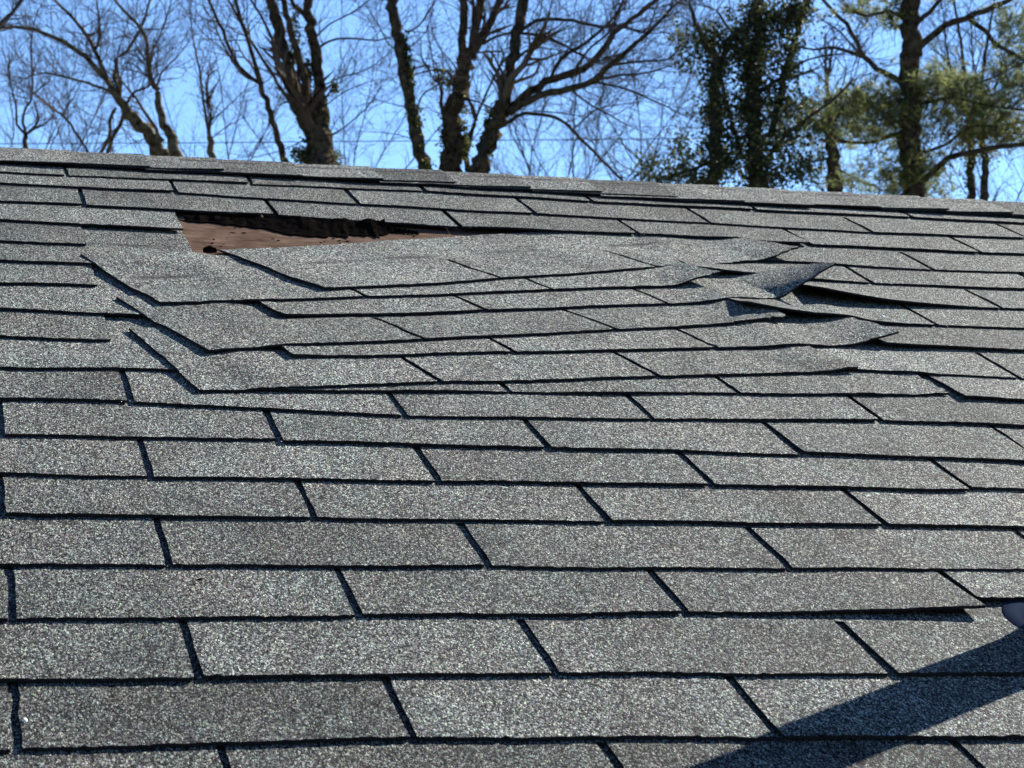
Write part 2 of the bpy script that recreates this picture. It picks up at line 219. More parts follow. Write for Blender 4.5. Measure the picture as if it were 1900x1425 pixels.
TREES = [
 dict(kind='bare_tree', label='mossy bare tree leaning left with a fan of limbs, near the left end', group='bare trees behind the roof', dens=2.2,
  trunks=[[(2.988,27.039,10.306,0.1018),(2.766,27.06,10.632,0.0872),(2.583,27.076,10.811,0.0727),(2.428,27.089,11.014,0.0581)]],
  limbs=[[(2.428,27.089,11.014,0.0436),(2.304,27.128,11.216,0.04),(2.086,27.189,11.516,0.0364),(1.868,27.238,11.701,0.0328),(1.544,27.304,11.898,0.0292),(1.271,27.353,11.989,0.0256),(1.007,27.396,12.02,0.022),(0.759,27.435,11.998,0.0183)],[(2.302,27.099,11.209,0.0363),(2.194,27.175,11.482,0.0333),(2.085,27.249,11.756,0.0302),(1.976,27.308,11.952,0.0272),(1.831,27.377,12.163,0.0241),(1.686,27.435,12.319,0.021),(1.541,27.49,12.46,0.0178),(1.395,27.561,12.696,0.0147)],[(2.428,27.089,11.014,0.0291),(2.371,27.186,11.347,0.0273),(2.386,27.26,11.629,0.0256),(2.526,27.301,11.761,0.0238),(2.636,27.354,11.971,0.022),(2.725,27.388,12.1,0.0202),(2.785,27.439,12.308,0.0184),(2.845,27.5,12.558,0.0166),(2.898,27.562,12.809,0.0148)],[(2.383,27.093,11.101,0.0254),(2.202,27.197,11.189,0.0222),(2.026,27.296,11.276,0.0189),(1.78,27.429,11.367,0.0156),(1.427,27.612,11.464,0.0122),(1.217,27.723,11.402,0.0089)],[(2.473,27.086,10.919,0.0254),(2.453,27.14,10.706,0.0279),(2.329,27.228,10.42,0.0304),(2.273,27.287,10.206,0.0329)],[(2.38,27.093,10.915,0.0218),(2.318,27.181,10.744,0.0243),(2.316,27.274,10.541,0.0268),(2.206,27.388,10.335,0.0293)],[(2.522,27.082,10.995,0.0218),(2.619,26.987,11.128,0.0181),(2.788,26.88,11.188,0.0145),(2.885,26.784,11.32,0.0108)],[(2.076,27.116,11.684,0.0218),(2.144,27.104,11.873,0.0174),(2.122,27.096,12.169,0.0131),(2.095,27.09,12.391,0.0087)],[(1.964,27.124,11.903,0.0218),(2.111,27.18,11.965,0.0164),(2.149,27.26,12.177,0.011)]],
  ell=[]),
 dict(kind='bare_tree', label='slender mossy bare tree standing close right of the left-leaning one', group='bare trees behind the roof', dens=2.0,
  trunks=[[(3.151,26.519,10.156,0.0787),(3.033,26.532,10.459,0.0655),(2.944,26.541,10.676,0.0524),(2.88,26.547,11.041,0.0393)]],
  limbs=[[(2.88,26.547,11.041,0.0393),(2.794,26.585,11.229,0.0352),(2.758,26.626,11.495,0.0311),(2.72,26.673,11.801,0.0269),(2.577,26.724,12.027,0.0228),(2.398,26.777,12.215,0.0186),(2.254,26.823,12.403,0.0144)],[(2.949,26.54,10.368,0.0322),(2.814,26.675,10.662,0.0251),(2.608,26.849,11.021,0.018),(2.435,26.976,11.263,0.0109)],[(2.865,26.548,11.078,0.0157),(2.923,26.455,11.28,0.0128),(3.087,26.34,11.446,0.01),(3.216,26.237,11.612,0.0071)],[(2.821,26.553,11.186,0.0143),(2.662,26.562,11.289,0.0107),(2.505,26.57,11.318,0.0071)],[(2.751,26.559,11.515,0.0143),(2.881,26.474,11.761,0.0119),(2.974,26.387,12.04,0.0095),(3.021,26.325,12.248,0.0071)]],
  ell=[]),
 dict(kind='bare_tree', label='small twiggy bare tree at the far left end of the ridge', group='bare trees behind the roof', dens=1.5,
  trunks=[[(1.478,34.159,11.699,0.0445),(1.473,34.159,11.907,0.0401),(1.488,34.159,12.016,0.0356)]],
  limbs=[[(1.488,34.159,12.016,0.0267),(1.328,34.175,12.191,0.0227),(1.321,34.187,12.465,0.0187),(1.226,34.207,12.826,0.0147),(1.174,34.224,13.19,0.0107)],[(1.488,34.159,12.016,0.0267),(1.429,34.184,12.335,0.0232),(1.577,34.207,12.712,0.0196),(1.547,34.251,13.313,0.0161),(1.555,34.284,13.779,0.0125),(1.635,34.308,14.158,0.0089)],[(1.488,34.159,12.016,0.0223),(1.666,34.006,12.219,0.0178),(1.619,33.877,12.457,0.0133),(1.581,33.832,12.535,0.0088)],[(2.513,34.102,11.745,0.0232),(2.14,33.937,12.259,0.0204),(1.96,33.884,12.371,0.0177)],[(1.575,34.155,12.7,0.0143),(1.827,34.066,12.922,0.0107),(1.904,34.0,13.183,0.0071)]],
  ell=[]),
 dict(kind='bare_tree', label='bare tree whose branch reaches in at the top left corner', group='bare trees behind the roof', dens=1.2,
  trunks=[[(0.019,22.191,8.859,0.0731),(0.142,22.19,9.663,0.061),(0.332,22.188,10.23,0.0488)]],
  limbs=[[(0.332,22.188,10.23,0.0305),(0.682,22.404,10.715,0.0269),(0.801,22.473,10.868,0.0231),(0.921,22.55,11.056,0.0193),(1.041,22.658,11.35,0.0155)],[(0.332,22.188,10.23,0.0366),(0.263,22.303,10.69,0.0306),(0.312,22.417,11.163,0.0246)]],
  ell=[]),
 dict(kind='sapling', label='thin straight bare sapling between the mossy pair and the ivy-hung fork', group='bare trees behind the roof', dens=1.2,
  trunks=[[(4.382,32.921,11.542,0.0564),(4.369,32.923,11.782,0.052),(4.359,32.924,11.897,0.0477)]],
  limbs=[[(4.359,32.924,11.897,0.0295),(4.316,32.877,12.036,0.026),(4.233,32.751,12.404,0.0224),(4.157,32.611,12.811,0.0189),(4.08,32.513,13.093,0.0154),(4.003,32.416,13.373,0.012),(3.95,32.303,13.694,0.0085)],[(4.331,32.927,12.004,0.0104),(4.501,32.988,12.251,0.009),(4.726,33.051,12.503,0.0076),(4.862,33.088,12.655,0.0061)],[(4.377,32.922,11.844,0.0104),(4.609,32.776,12.031,0.0082),(4.851,32.638,12.149,0.006)]],
  ell=[]),
 dict(kind='bare_tree', label='thin dark bare tree forking in a Y, left of the thick ivy-hung trunk', group='bare trees behind the roof', dens=1.0,
  trunks=[[(4.135,23.366,9.481,0.0419),(4.008,23.385,9.85,0.0387),(3.92,23.399,10.168,0.0355),(3.82,23.413,10.452,0.0322)]],
  limbs=[[(3.82,23.413,10.452,0.0258),(3.635,23.467,10.6,0.0243),(3.507,23.508,10.769,0.0228),(3.41,23.55,11.008,0.0213),(3.313,23.591,11.248,0.0199),(3.202,23.638,11.522,0.0184),(3.118,23.68,11.798,0.0169)],[(3.82,23.413,10.452,0.029),(3.746,23.331,10.674,0.027),(3.629,23.232,10.941,0.025),(3.552,23.166,11.118,0.023),(3.45,23.065,11.383,0.021),(3.357,22.976,11.616,0.019)],[(3.669,23.434,11.063,0.0193),(3.507,23.322,11.257,0.0171),(3.394,23.228,11.423,0.0149),(3.316,23.151,11.563,0.0127)],[(3.5,23.457,10.756,0.0084),(3.285,23.596,10.978,0.0071),(3.13,23.691,11.126,0.0058),(3.007,23.792,11.347,0.0046)],[(3.625,23.44,11.028,0.0077),(3.713,23.381,11.153,0.0058),(3.833,23.31,11.277,0.0039)]],
  ell=[]),
 dict(kind='ivy_tree', label='thick forked bare tree with ivy and a mossy base, left of centre', group='bare trees behind the roof', dens=1.25,
  trunks=[[(4.468,22.805,9.372,0.1836),(4.428,22.812,9.574,0.1677),(4.381,22.82,9.769,0.1519)],[(4.312,22.831,9.735,0.0886),(4.168,22.855,10.19,0.0823),(4.068,22.87,10.582,0.076),(3.969,22.886,10.941,0.0696),(3.915,22.894,11.171,0.0633),(3.836,22.905,11.367,0.057),(3.757,22.917,11.629,0.0506)],[(4.504,22.799,9.51,0.0823),(4.474,22.804,9.935,0.076),(4.431,22.811,10.394,0.0696),(4.369,22.822,10.853,0.0633),(4.289,22.835,11.215,0.057),(4.287,22.836,11.381,0.0506),(4.297,22.834,11.646,0.0443)]],
  limbs=[[(4.438,22.81,9.738,0.057),(4.231,22.656,10.343,0.0503),(4.101,22.563,10.704,0.0438),(3.965,22.461,11.091,0.0374),(3.902,22.405,11.299,0.0311)],[(4.315,22.831,11.15,0.0317),(4.199,22.927,11.266,0.0286),(4.114,23.018,11.418,0.0255),(4.06,23.109,11.606,0.0223)],[(4.17,22.854,10.026,0.0222),(4.024,22.98,10.276,0.0208),(3.879,23.114,10.563,0.0195),(3.76,23.217,10.78,0.0181),(3.671,23.299,10.961,0.0167)],[(4.137,22.86,10.156,0.019),(3.93,22.807,10.492,0.0177),(3.851,22.743,10.831,0.0164),(3.712,22.697,11.104,0.0151),(3.577,22.668,11.283,0.0138),(3.506,22.635,11.464,0.0125)],[(4.402,22.816,10.755,0.019),(4.486,22.855,10.857,0.0159),(4.761,22.93,10.974,0.0127),(5.178,23.03,10.995,0.0096),(5.423,23.09,11.095,0.0064)],[(4.457,22.807,10.328,0.0101),(4.737,22.77,10.469,0.0084),(4.991,22.733,10.543,0.0068),(5.245,22.696,10.748,0.0051)],[(4.485,22.802,10.066,0.0089),(4.746,22.813,10.282,0.007),(5.074,22.814,10.435,0.0051)],[(4.484,22.802,10.165,0.0139),(4.554,22.757,10.244,0.0117),(4.629,22.707,10.329,0.0095)],[(4.381,22.82,10.92,0.0127),(4.555,22.89,11.116,0.0106),(4.831,22.968,11.289,0.0085),(5.112,23.057,11.535,0.0064)],[(4.269,22.838,9.668,0.0076),(3.996,22.942,9.544,0.0063),(3.751,23.028,9.483,0.0051)],[(4.521,22.796,9.707,0.0114),(4.762,22.874,9.869,0.0093),(5.043,22.982,10.141,0.0072),(5.225,23.076,10.407,0.0051)]],
  ell=[(4.279,22.837,10.456,0.089,0.203,260),(4.24,22.843,9.472,0.139,0.114,260),(4.587,22.785,9.414,0.101,0.089,160),(4.233,22.844,10.06,0.076,0.253,160),(4.128,22.861,10.913,0.076,0.285,200),(4.489,22.802,9.739,0.076,0.253,160),(4.61,22.781,10.299,0.051,0.063,60)]),
 dict(kind='ivy_tree', label='single dark leaning trunk with ivy down its right side, left of centre', group='bare trees behind the roof', dens=1.1,
  trunks=[[(5.476,21.591,9.105,0.0792),(5.383,21.611,9.407,0.0758),(5.339,21.62,9.659,0.0723),(5.27,21.635,10.038,0.0688),(5.212,21.647,10.419,0.0653),(5.131,21.664,10.8,0.0618),(5.067,21.676,11.119,0.0583),(5.01,21.688,11.406,0.0549)]],
  limbs=[[(5.235,21.642,10.738,0.0122),(5.387,21.671,10.82,0.0102),(5.561,21.739,11.075,0.0082),(5.65,21.799,11.292,0.0062)],[(5.268,21.635,10.261,0.0122),(5.459,21.549,10.347,0.0091),(5.632,21.468,10.244,0.0061)],[(5.351,21.618,9.754,0.0122),(5.415,21.572,9.969,0.0106),(5.52,21.529,10.061,0.0089),(5.59,21.501,10.103,0.0073)],[(5.194,21.651,10.482,0.0098),(5.028,21.618,10.59,0.0073),(4.886,21.553,10.818,0.0048)],[(5.32,21.624,9.849,0.0085),(5.124,21.598,9.863,0.0064),(4.896,21.563,9.904,0.0042)],[(5.224,21.644,10.515,0.0079),(5.436,21.455,10.703,0.0058),(5.472,21.335,10.928,0.0036)],[(5.383,21.611,9.457,0.0073),(5.161,21.612,9.521,0.0055),(4.909,21.613,9.538,0.0036)]],
  ell=[(5.288,21.631,10.102,0.055,0.366,230),(5.364,21.615,9.596,0.073,0.244,180),(5.236,21.642,10.483,0.043,0.183,80),(5.475,21.591,9.187,0.073,0.061,60)]),
 dict(kind='ivy_tree', label='broad upright trunk that splits into three stems, left of the arching limbs', group='bare trees behind the roof', dens=1.15,
  trunks=[[(5.972,22.504,9.288,0.1393),(5.983,22.502,9.629,0.1266),(6.025,22.492,10.023,0.1139),(6.105,22.473,10.419,0.1013),(6.167,22.458,10.651,0.0886),(6.21,22.448,10.83,0.076)]],
  limbs=[[(6.117,22.47,10.486,0.057),(6.121,22.523,11.029,0.0529),(6.154,22.556,11.44,0.0487),(6.178,22.577,11.715,0.0445)],[(6.223,22.445,10.83,0.0443),(6.255,22.278,11.107,0.042),(6.261,22.146,11.335,0.0397),(6.255,22.017,11.562,0.0374)],[(6.248,22.439,10.784,0.0538),(6.419,22.457,11.099,0.0486),(6.591,22.479,11.451,0.0434),(6.696,22.496,11.698,0.0382)],[(6.223,22.445,10.95,0.019),(6.222,22.392,11.267,0.0174),(6.199,22.356,11.521,0.0158)],[(5.925,22.515,9.878,0.0253),(5.862,22.476,10.141,0.0221),(5.834,22.445,10.33,0.0189)],[(6.011,22.495,10.353,0.019),(5.948,22.573,10.552,0.0154),(5.772,22.674,10.579,0.0119),(5.595,22.777,10.539,0.0083)],[(6.349,22.415,10.871,0.019),(6.499,22.374,10.963,0.017),(6.655,22.331,11.003,0.0149),(6.904,22.26,10.982,0.0129),(7.184,22.178,10.894,0.0109),(7.369,22.121,10.812,0.0089)],[(6.093,22.476,10.221,0.0127),(6.303,22.382,10.147,0.0111),(6.482,22.298,10.04,0.0095)],[(6.135,22.466,10.75,0.0127),(6.373,22.404,10.777,0.0111),(6.548,22.357,10.777,0.0095)],[(6.166,22.459,9.316,0.038),(6.204,22.514,9.644,0.0341),(6.279,22.551,9.92,0.0302),(6.283,22.57,10.023,0.0262),(6.24,22.615,10.197,0.0223)],[(6.251,22.438,9.926,0.019),(6.319,22.312,10.132,0.0158),(6.424,22.127,10.422,0.0125)]],
  ell=[(5.907,22.519,9.759,0.089,0.348,200),(6.061,22.483,10.287,0.089,0.317,160),(6.127,22.468,9.728,0.063,0.317,140),(5.872,22.527,10.417,0.127,0.127,90)]),
 dict(kind='bare_tree', label='bare tree right of centre throwing long arching limbs to the right', group='bare trees behind the roof', dens=2.3,
  trunks=[[(6.067,21.454,9.084,0.1158),(6.168,21.429,9.413,0.1077),(6.258,21.407,9.698,0.0996),(6.33,21.389,9.888,0.0914)],[(6.318,21.392,9.825,0.0731),(6.378,21.376,10.174,0.0701),(6.437,21.361,10.493,0.0671),(6.497,21.345,10.812,0.064),(6.569,21.326,11.132,0.061),(6.617,21.314,11.389,0.0579)]],
  limbs=[[(6.318,21.392,9.762,0.061),(6.527,21.454,9.947,0.0572),(6.702,21.504,10.098,0.0535),(6.878,21.552,10.248,0.0496),(7.153,21.6,10.342,0.0458),(7.363,21.64,10.463,0.042),(7.576,21.686,10.618,0.0381),(7.729,21.749,10.841,0.0341),(7.95,21.809,11.069,0.0302),(8.24,21.868,11.304,0.0263),(8.536,21.933,11.577,0.0223)],[(6.408,21.368,9.781,0.0488),(6.612,21.17,9.919,0.0442),(6.896,20.92,9.973,0.0396),(7.197,20.641,10.051,0.035),(7.386,20.422,10.227,0.0306),(7.571,20.202,10.401,0.0262),(7.731,20.01,10.547,0.0218),(7.86,19.825,10.722,0.0175)],[(6.33,21.388,9.654,0.0244),(6.511,21.393,9.773,0.0229),(6.704,21.39,9.816,0.0214),(6.961,21.384,9.779,0.0199),(7.19,21.389,9.622,0.0184),(7.421,21.4,9.414,0.017),(7.818,21.414,9.055,0.0155)],[(6.546,21.333,10.78,0.0244),(6.725,21.352,10.894,0.0229),(6.957,21.365,10.946,0.0214),(7.288,21.381,10.929,0.02),(7.554,21.391,10.898,0.0185),(7.754,21.396,10.926,0.017),(8.021,21.404,10.869,0.0155)],[(6.509,21.342,10.736,0.0183),(6.709,21.173,10.686,0.0158),(6.965,20.938,10.516,0.0133),(7.162,20.736,10.322,0.0108)],[(6.859,21.248,10.206,0.0274),(6.998,21.283,10.447,0.0244),(7.196,21.292,10.59,0.0214),(7.462,21.305,10.805,0.0184),(7.665,21.321,11.017,0.0154),(7.81,21.358,11.297,0.0124)],[(7.098,21.18,10.078,0.0146),(7.268,21.098,9.911,0.011),(7.663,20.909,9.639,0.0073)],[(7.098,21.18,10.205,0.0183),(7.286,21.155,10.53,0.0153),(7.533,21.107,10.758,0.0122),(7.66,21.091,11.019,0.0092)],[(7.337,21.111,10.172,0.0183),(7.589,20.874,10.195,0.0145),(7.838,20.638,10.185,0.0108),(8.079,20.394,10.235,0.0072)],[(7.337,21.111,10.159,0.0158),(7.643,20.84,10.032,0.0125),(7.938,20.557,9.828,0.0092),(8.176,20.314,9.631,0.006)],[(7.516,21.057,10.361,0.0183),(7.783,20.871,10.365,0.0146),(8.099,20.645,10.361,0.0109),(8.199,20.553,10.471,0.0072)],[(7.248,21.137,10.332,0.0158),(7.488,21.176,10.453,0.0116),(7.83,21.221,10.583,0.0074)],[(7.457,21.075,10.553,0.0158),(7.557,20.974,10.725,0.0116),(7.536,20.903,10.959,0.0073)],[(6.486,21.348,10.429,0.0183),(6.597,21.356,10.534,0.0165),(6.682,21.357,10.585,0.0147)],[(7.098,21.181,9.571,0.011),(7.308,21.235,9.786,0.009),(7.48,21.264,9.898,0.007),(7.92,21.307,9.999,0.0049)],[(6.679,21.297,9.825,0.0098),(7.015,21.345,9.825,0.008),(7.286,21.38,9.817,0.0062)]],
  ell=[(6.168,21.429,9.539,0.061,0.305,160)]),
 dict(kind='ivy_evergreen', label='dark dense evergreen with ivy-clad stems right of the arching limbs', group='evergreen trees behind the roof', dens=1.0,
  trunks=[[(8.423,18.634,8.476,0.0957),(8.384,18.649,8.893,0.0882),(8.377,18.652,9.242,0.0807),(8.391,18.646,9.649,0.0731),(8.422,18.635,10.058,0.0656),(8.426,18.633,10.527,0.0581),(8.424,18.634,10.881,0.0506)],[(7.944,18.81,8.526,0.0788),(8.012,18.786,8.959,0.0694),(7.988,18.794,9.367,0.06),(8.018,18.783,9.805,0.0506)]],
  limbs=[[(8.018,18.783,9.805,0.0338),(7.899,18.78,10.059,0.0281),(7.779,18.781,10.286,0.0224),(7.718,18.773,10.455,0.0168)],[(8.046,18.774,9.863,0.0338),(8.167,18.685,10.112,0.0267),(8.318,18.597,10.217,0.0196)],[(8.545,18.588,9.064,0.0394),(8.716,18.539,9.761,0.0366),(8.83,18.505,10.17,0.0338),(8.943,18.469,10.52,0.031),(8.999,18.451,10.696,0.0282)],[(8.251,18.699,8.867,0.0281),(8.169,18.875,9.397,0.0241),(8.144,18.968,9.711,0.0199)],[(8.516,18.599,8.832,0.0225),(8.701,18.367,9.083,0.0186),(8.995,18.043,9.315,0.0148),(9.154,17.841,9.505,0.011)],[(8.39,18.647,9.474,0.0225),(8.629,18.63,9.661,0.0188),(8.862,18.6,9.727,0.0151),(9.037,18.577,9.791,0.0113)],[(8.394,18.645,9.942,0.0225),(8.215,18.813,10.207,0.0169),(8.083,18.949,10.471,0.0113)],[(7.957,18.805,8.786,0.0225),(7.723,19.002,8.697,0.0184),(7.436,19.228,8.668,0.0142)],[(8.603,18.565,9.644,0.0141),(8.851,18.265,9.819,0.0112),(9.101,17.99,9.824,0.0083)]],
  ell=[(8.408,18.64,10.352,0.191,0.225,700),(8.394,18.645,9.942,0.169,0.253,700),(8.379,18.651,9.475,0.146,0.281,750),(8.396,18.645,9.009,0.169,0.309,850),(8.435,18.63,8.661,0.18,0.169,500),(7.996,18.791,9.717,0.101,0.191,420),(7.993,18.792,9.309,0.113,0.253,520),(7.979,18.798,8.844,0.158,0.253,650),(8.101,18.754,10.096,0.146,0.135,300),(7.859,18.84,10.131,0.146,0.169,240),(8.207,18.715,9.947,0.135,0.169,260),(7.723,18.887,9.899,0.135,0.146,120),(8.689,18.532,10.284,0.158,0.225,520),(8.822,18.479,10.367,0.124,0.169,360),(8.685,18.533,9.874,0.169,0.191,430),(8.601,18.566,9.469,0.158,0.169,330),(8.811,18.484,9.346,0.191,0.169,240),(9.018,18.4,9.166,0.191,0.146,190),(8.65,18.547,9.061,0.169,0.203,360),(8.804,18.486,8.71,0.146,0.146,300),(8.171,18.728,8.84,0.124,0.225,320),(8.121,18.746,9.248,0.079,0.225,160),(7.688,18.899,8.761,0.146,0.169,240),(7.553,18.945,8.618,0.225,0.079,220),(7.31,19.025,8.737,0.09,0.124,110),(7.664,18.908,9.082,0.068,0.135,60),(7.589,18.933,10.254,0.079,0.169,40),(8.54,18.59,8.572,0.338,0.068,220),(7.795,18.862,8.586,0.169,0.068,180),(8.259,18.696,9.711,0.09,0.09,60)]),
 dict(kind='pine_tree', label='small pine with a short stout trunk between the dark evergreen and the tall pine', group='evergreen trees behind the roof', dens=0.9,
  trunks=[[(12.624,26.648,10.151,0.1161),(12.601,26.657,10.642,0.0954),(12.572,26.67,11.119,0.0748),(12.542,26.682,11.598,0.0542)]],
  limbs=[[(12.605,26.656,10.943,0.0232),(12.901,26.662,10.946,0.0207),(13.24,26.666,10.982,0.0182),(13.625,26.67,11.085,0.0157)],[(12.585,26.664,11.079,0.0232),(12.313,26.647,11.218,0.0177),(12.062,26.64,11.281,0.0123)],[(12.573,26.669,11.199,0.0232),(12.769,26.53,11.418,0.0178),(12.966,26.397,11.559,0.0123)],[(12.602,26.657,10.721,0.0201),(12.363,26.789,10.656,0.0155),(12.159,26.902,10.787,0.0109)],[(12.561,26.674,11.438,0.0193),(12.768,26.718,11.701,0.0151),(12.896,26.809,12.052,0.0109)],[(12.622,26.649,10.562,0.0186),(12.862,26.491,10.385,0.0147),(13.087,26.342,10.25,0.0108)]],
  ell=[(12.574,26.668,11.318,0.387,0.232,160),(12.791,26.578,11.51,0.309,0.217,110),(12.286,26.786,11.208,0.309,0.232,120),(12.704,26.614,10.322,0.387,0.124,90),(12.927,26.52,11.068,0.309,0.124,80),(12.281,26.789,10.731,0.271,0.193,90)]),
 dict(kind='pine_tree', label='tall pine with a dark straight trunk and long bent limbs near the right end', group='evergreen trees behind the roof', dens=0.8,
  trunks=[[(10.335,18.918,8.51,0.1289),(10.312,18.929,9.06,0.1231),(10.309,18.93,9.539,0.1172),(10.307,18.931,10.021,0.1114),(10.323,18.924,10.382,0.1055),(10.329,18.921,10.746,0.0996),(10.334,18.919,11.11,0.0938)]],
  limbs=[[(10.261,18.952,9.812,0.0352),(10.095,19.148,9.969,0.0324),(9.956,19.335,10.189,0.0296),(9.905,19.436,10.364,0.0267),(9.838,19.573,10.611,0.0238),(9.715,19.739,10.832,0.0209),(9.636,19.858,11.015,0.018)],[(9.855,19.132,10.125,0.0234),(9.682,19.216,10.202,0.0202),(9.523,19.292,10.253,0.017),(9.362,19.367,10.236,0.0138),(9.202,19.44,10.287,0.0106)],[(10.405,18.886,10.209,0.041),(10.564,18.754,10.385,0.0374),(10.801,18.575,10.475,0.0338),(10.987,18.431,10.539,0.0303),(11.171,18.284,10.632,0.0267),(11.307,18.169,10.729,0.0232)],[(10.901,18.65,10.496,0.0293),(11.035,18.538,10.331,0.0263),(11.119,18.458,10.166,0.0234),(11.298,18.313,10.023,0.0204),(11.429,18.201,9.885,0.0175)],[(10.393,18.892,10.488,0.0293),(10.486,18.783,10.598,0.0253),(10.57,18.685,10.698,0.0214),(10.63,18.604,10.801,0.0175)],[(10.391,18.893,8.71,0.0381),(10.516,18.718,8.849,0.035),(10.676,18.516,8.952,0.032),(10.915,18.23,8.977,0.0289),(11.148,17.945,8.971,0.0258),(11.298,17.754,8.95,0.0229)],[(10.352,18.91,9.567,0.0188),(10.536,18.727,9.596,0.0166),(10.665,18.596,9.604,0.0146),(10.914,18.333,9.47,0.0125),(11.199,18.026,9.358,0.0104)],[(10.704,18.746,9.629,0.0188),(10.908,18.698,9.762,0.0164),(11.194,18.623,9.883,0.0141),(11.481,18.546,10.033,0.0118)],[(10.264,18.951,9.301,0.0199),(10.093,19.173,9.231,0.0173),(9.882,19.425,9.23,0.0146),(9.711,19.626,9.306,0.0119)],[(10.417,18.881,9.026,0.0188),(10.625,18.669,9.112,0.0163),(10.791,18.479,9.258,0.014),(11.001,18.264,9.224,0.0116)],[(10.262,18.952,10.531,0.0199),(10.079,18.94,10.612,0.0171),(9.821,18.935,10.531,0.0143),(9.629,18.927,10.576,0.0116)],[(10.312,18.929,9.719,0.0147),(10.147,19.132,9.696,0.0118),(10.022,19.286,9.663,0.0089)],[(9.839,19.139,10.132,0.0141),(9.631,19.241,10.417,0.0106),(9.473,19.315,10.547,0.007)]],
  ell=[(10.55,18.819,9.768,0.199,0.152,120),(10.781,18.709,9.577,0.293,0.152,170),(10.044,19.049,9.52,0.264,0.176,190),(9.882,19.12,9.406,0.264,0.164,150),(11.037,18.583,9.475,0.293,0.176,170),(11.136,18.534,9.261,0.293,0.129,130),(11.331,18.435,10.145,0.152,0.293,150),(11.299,18.451,9.788,0.176,0.141,90),(9.954,19.089,10.691,0.293,0.094,120),(10.165,18.995,10.511,0.117,0.07,40),(10.086,19.031,8.769,0.264,0.152,130),(10.507,18.839,8.754,0.152,0.106,50),(10.878,18.662,9.214,0.234,0.117,90),(10.31,18.93,9.599,0.234,0.176,120),(10.733,18.732,9.819,0.176,0.082,50),(11.312,18.445,9.192,0.147,0.094,50),(9.779,19.165,9.681,0.152,0.106,60),(10.351,18.911,8.819,0.211,0.199,130),(11.21,18.497,10.453,0.117,0.082,24)]),
 dict(kind='bare_tree', label='left one of two slim upright trunks standing together at the right end', group='bare trees behind the roof', dens=1.2,
  trunks=[[(13.929,24.962,9.791,0.06),(13.959,24.947,10.367,0.0525),(13.946,24.953,10.749,0.045),(13.92,24.966,11.132,0.0375)]],
  limbs=[[(13.92,24.966,11.132,0.03),(13.878,24.947,11.508,0.025),(13.797,24.915,12.186,0.0199),(13.72,24.905,12.639,0.0149)],[(13.936,24.958,10.902,0.0225),(13.689,24.892,11.483,0.0179),(13.538,24.808,11.987,0.0134),(13.462,24.713,12.415,0.0089)],[(13.946,24.953,10.749,0.0195),(14.057,24.955,11.291,0.0155),(14.047,25.023,11.922,0.0115),(14.05,25.084,12.558,0.0075)],[(13.932,24.96,11.055,0.015),(13.821,25.248,11.731,0.0113),(13.677,25.452,12.083,0.0076)]],
  ell=[(13.941,24.956,10.482,0.195,0.15,120),(13.909,24.971,10.141,0.105,0.225,80)]),
 dict(kind='bare_tree', label='right one of two slim upright trunks standing together at the right end', group='bare trees behind the roof', dens=1.2,
  trunks=[[(13.871,24.433,9.675,0.0591),(13.892,24.423,10.107,0.0517),(13.885,24.426,10.407,0.0443),(13.845,24.446,10.709,0.0369)]],
  limbs=[[(13.845,24.446,10.709,0.0295),(13.871,24.401,11.377,0.0246),(13.954,24.326,12.043,0.0197),(14.018,24.271,12.487,0.0147)],[(13.857,24.44,10.633,0.0177),(14.041,24.305,11.064,0.0129),(14.226,24.179,11.346,0.0081)],[(13.868,24.435,10.557,0.0162),(13.889,24.197,10.955,0.0132),(13.917,23.841,11.542,0.0102),(13.933,23.566,11.991,0.0072)],[(13.853,24.442,10.783,0.0148),(13.902,24.695,11.449,0.0112),(14.121,24.833,12.033,0.0075)]],
  ell=[(13.916,24.411,10.33,0.133,0.148,90)]),
 dict(kind='bare_tree', label='far pale bare tree behind the leftmost twiggy one', group='far bare trees', dens=0.8250000000000001,
  trunks=[[(1.727,46.158,12.139,0.0469),(1.718,46.159,12.491,0.0381),(1.697,46.159,13.315,0.0293)]],
  limbs=[[(1.292,46.172,12.591,0.0188),(0.583,45.707,13.21,0.0159),(0.062,45.231,13.962,0.0131),(-0.467,44.75,14.68,0.0104),(-1.05,44.262,15.327,0.0077),(-1.537,43.769,16.022,0.005)],[(1.279,46.173,12.943,0.0188),(1.072,46.172,13.756,0.0161),(0.731,46.174,14.518,0.0134),(0.51,46.171,15.329,0.0107),(0.305,46.168,16.145,0.008),(0.086,46.164,16.959,0.0053)],[(1.792,46.156,13.319,0.0188),(1.686,46.407,14.096,0.0161),(1.738,46.653,14.893,0.0135),(1.639,46.904,15.69,0.0108),(1.611,47.152,16.505,0.0081),(1.644,47.399,17.332,0.0054)],[(2.057,46.145,12.622,0.0188),(2.238,45.879,13.249,0.016),(2.317,45.617,13.893,0.0132),(2.459,45.352,14.521,0.0105),(2.498,45.092,15.159,0.0078),(2.513,44.833,15.794,0.0051)],[(2.002,46.148,12.974,0.0188),(2.242,46.32,13.77,0.0161),(2.565,46.486,14.546,0.0135),(2.856,46.652,15.346,0.0108),(2.997,46.827,16.196,0.0081),(3.164,46.999,17.051,0.0054)],[(1.796,46.156,13.319,0.0188),(2.308,46.54,14.166,0.0162),(2.695,46.927,15.107,0.0136),(3.164,47.306,16.03,0.0109),(3.497,47.691,17.036,0.0082),(3.959,48.064,18.01,0.0055)]],
  ell=[]),
 dict(kind='bare_tree', label='far pale bare tree behind the left-leaning mossy one', group='far bare trees', dens=0.935,
  trunks=[[(3.405,53.084,13.368,0.0535),(3.396,53.085,13.772,0.0434),(3.375,53.086,14.716,0.0334)]],
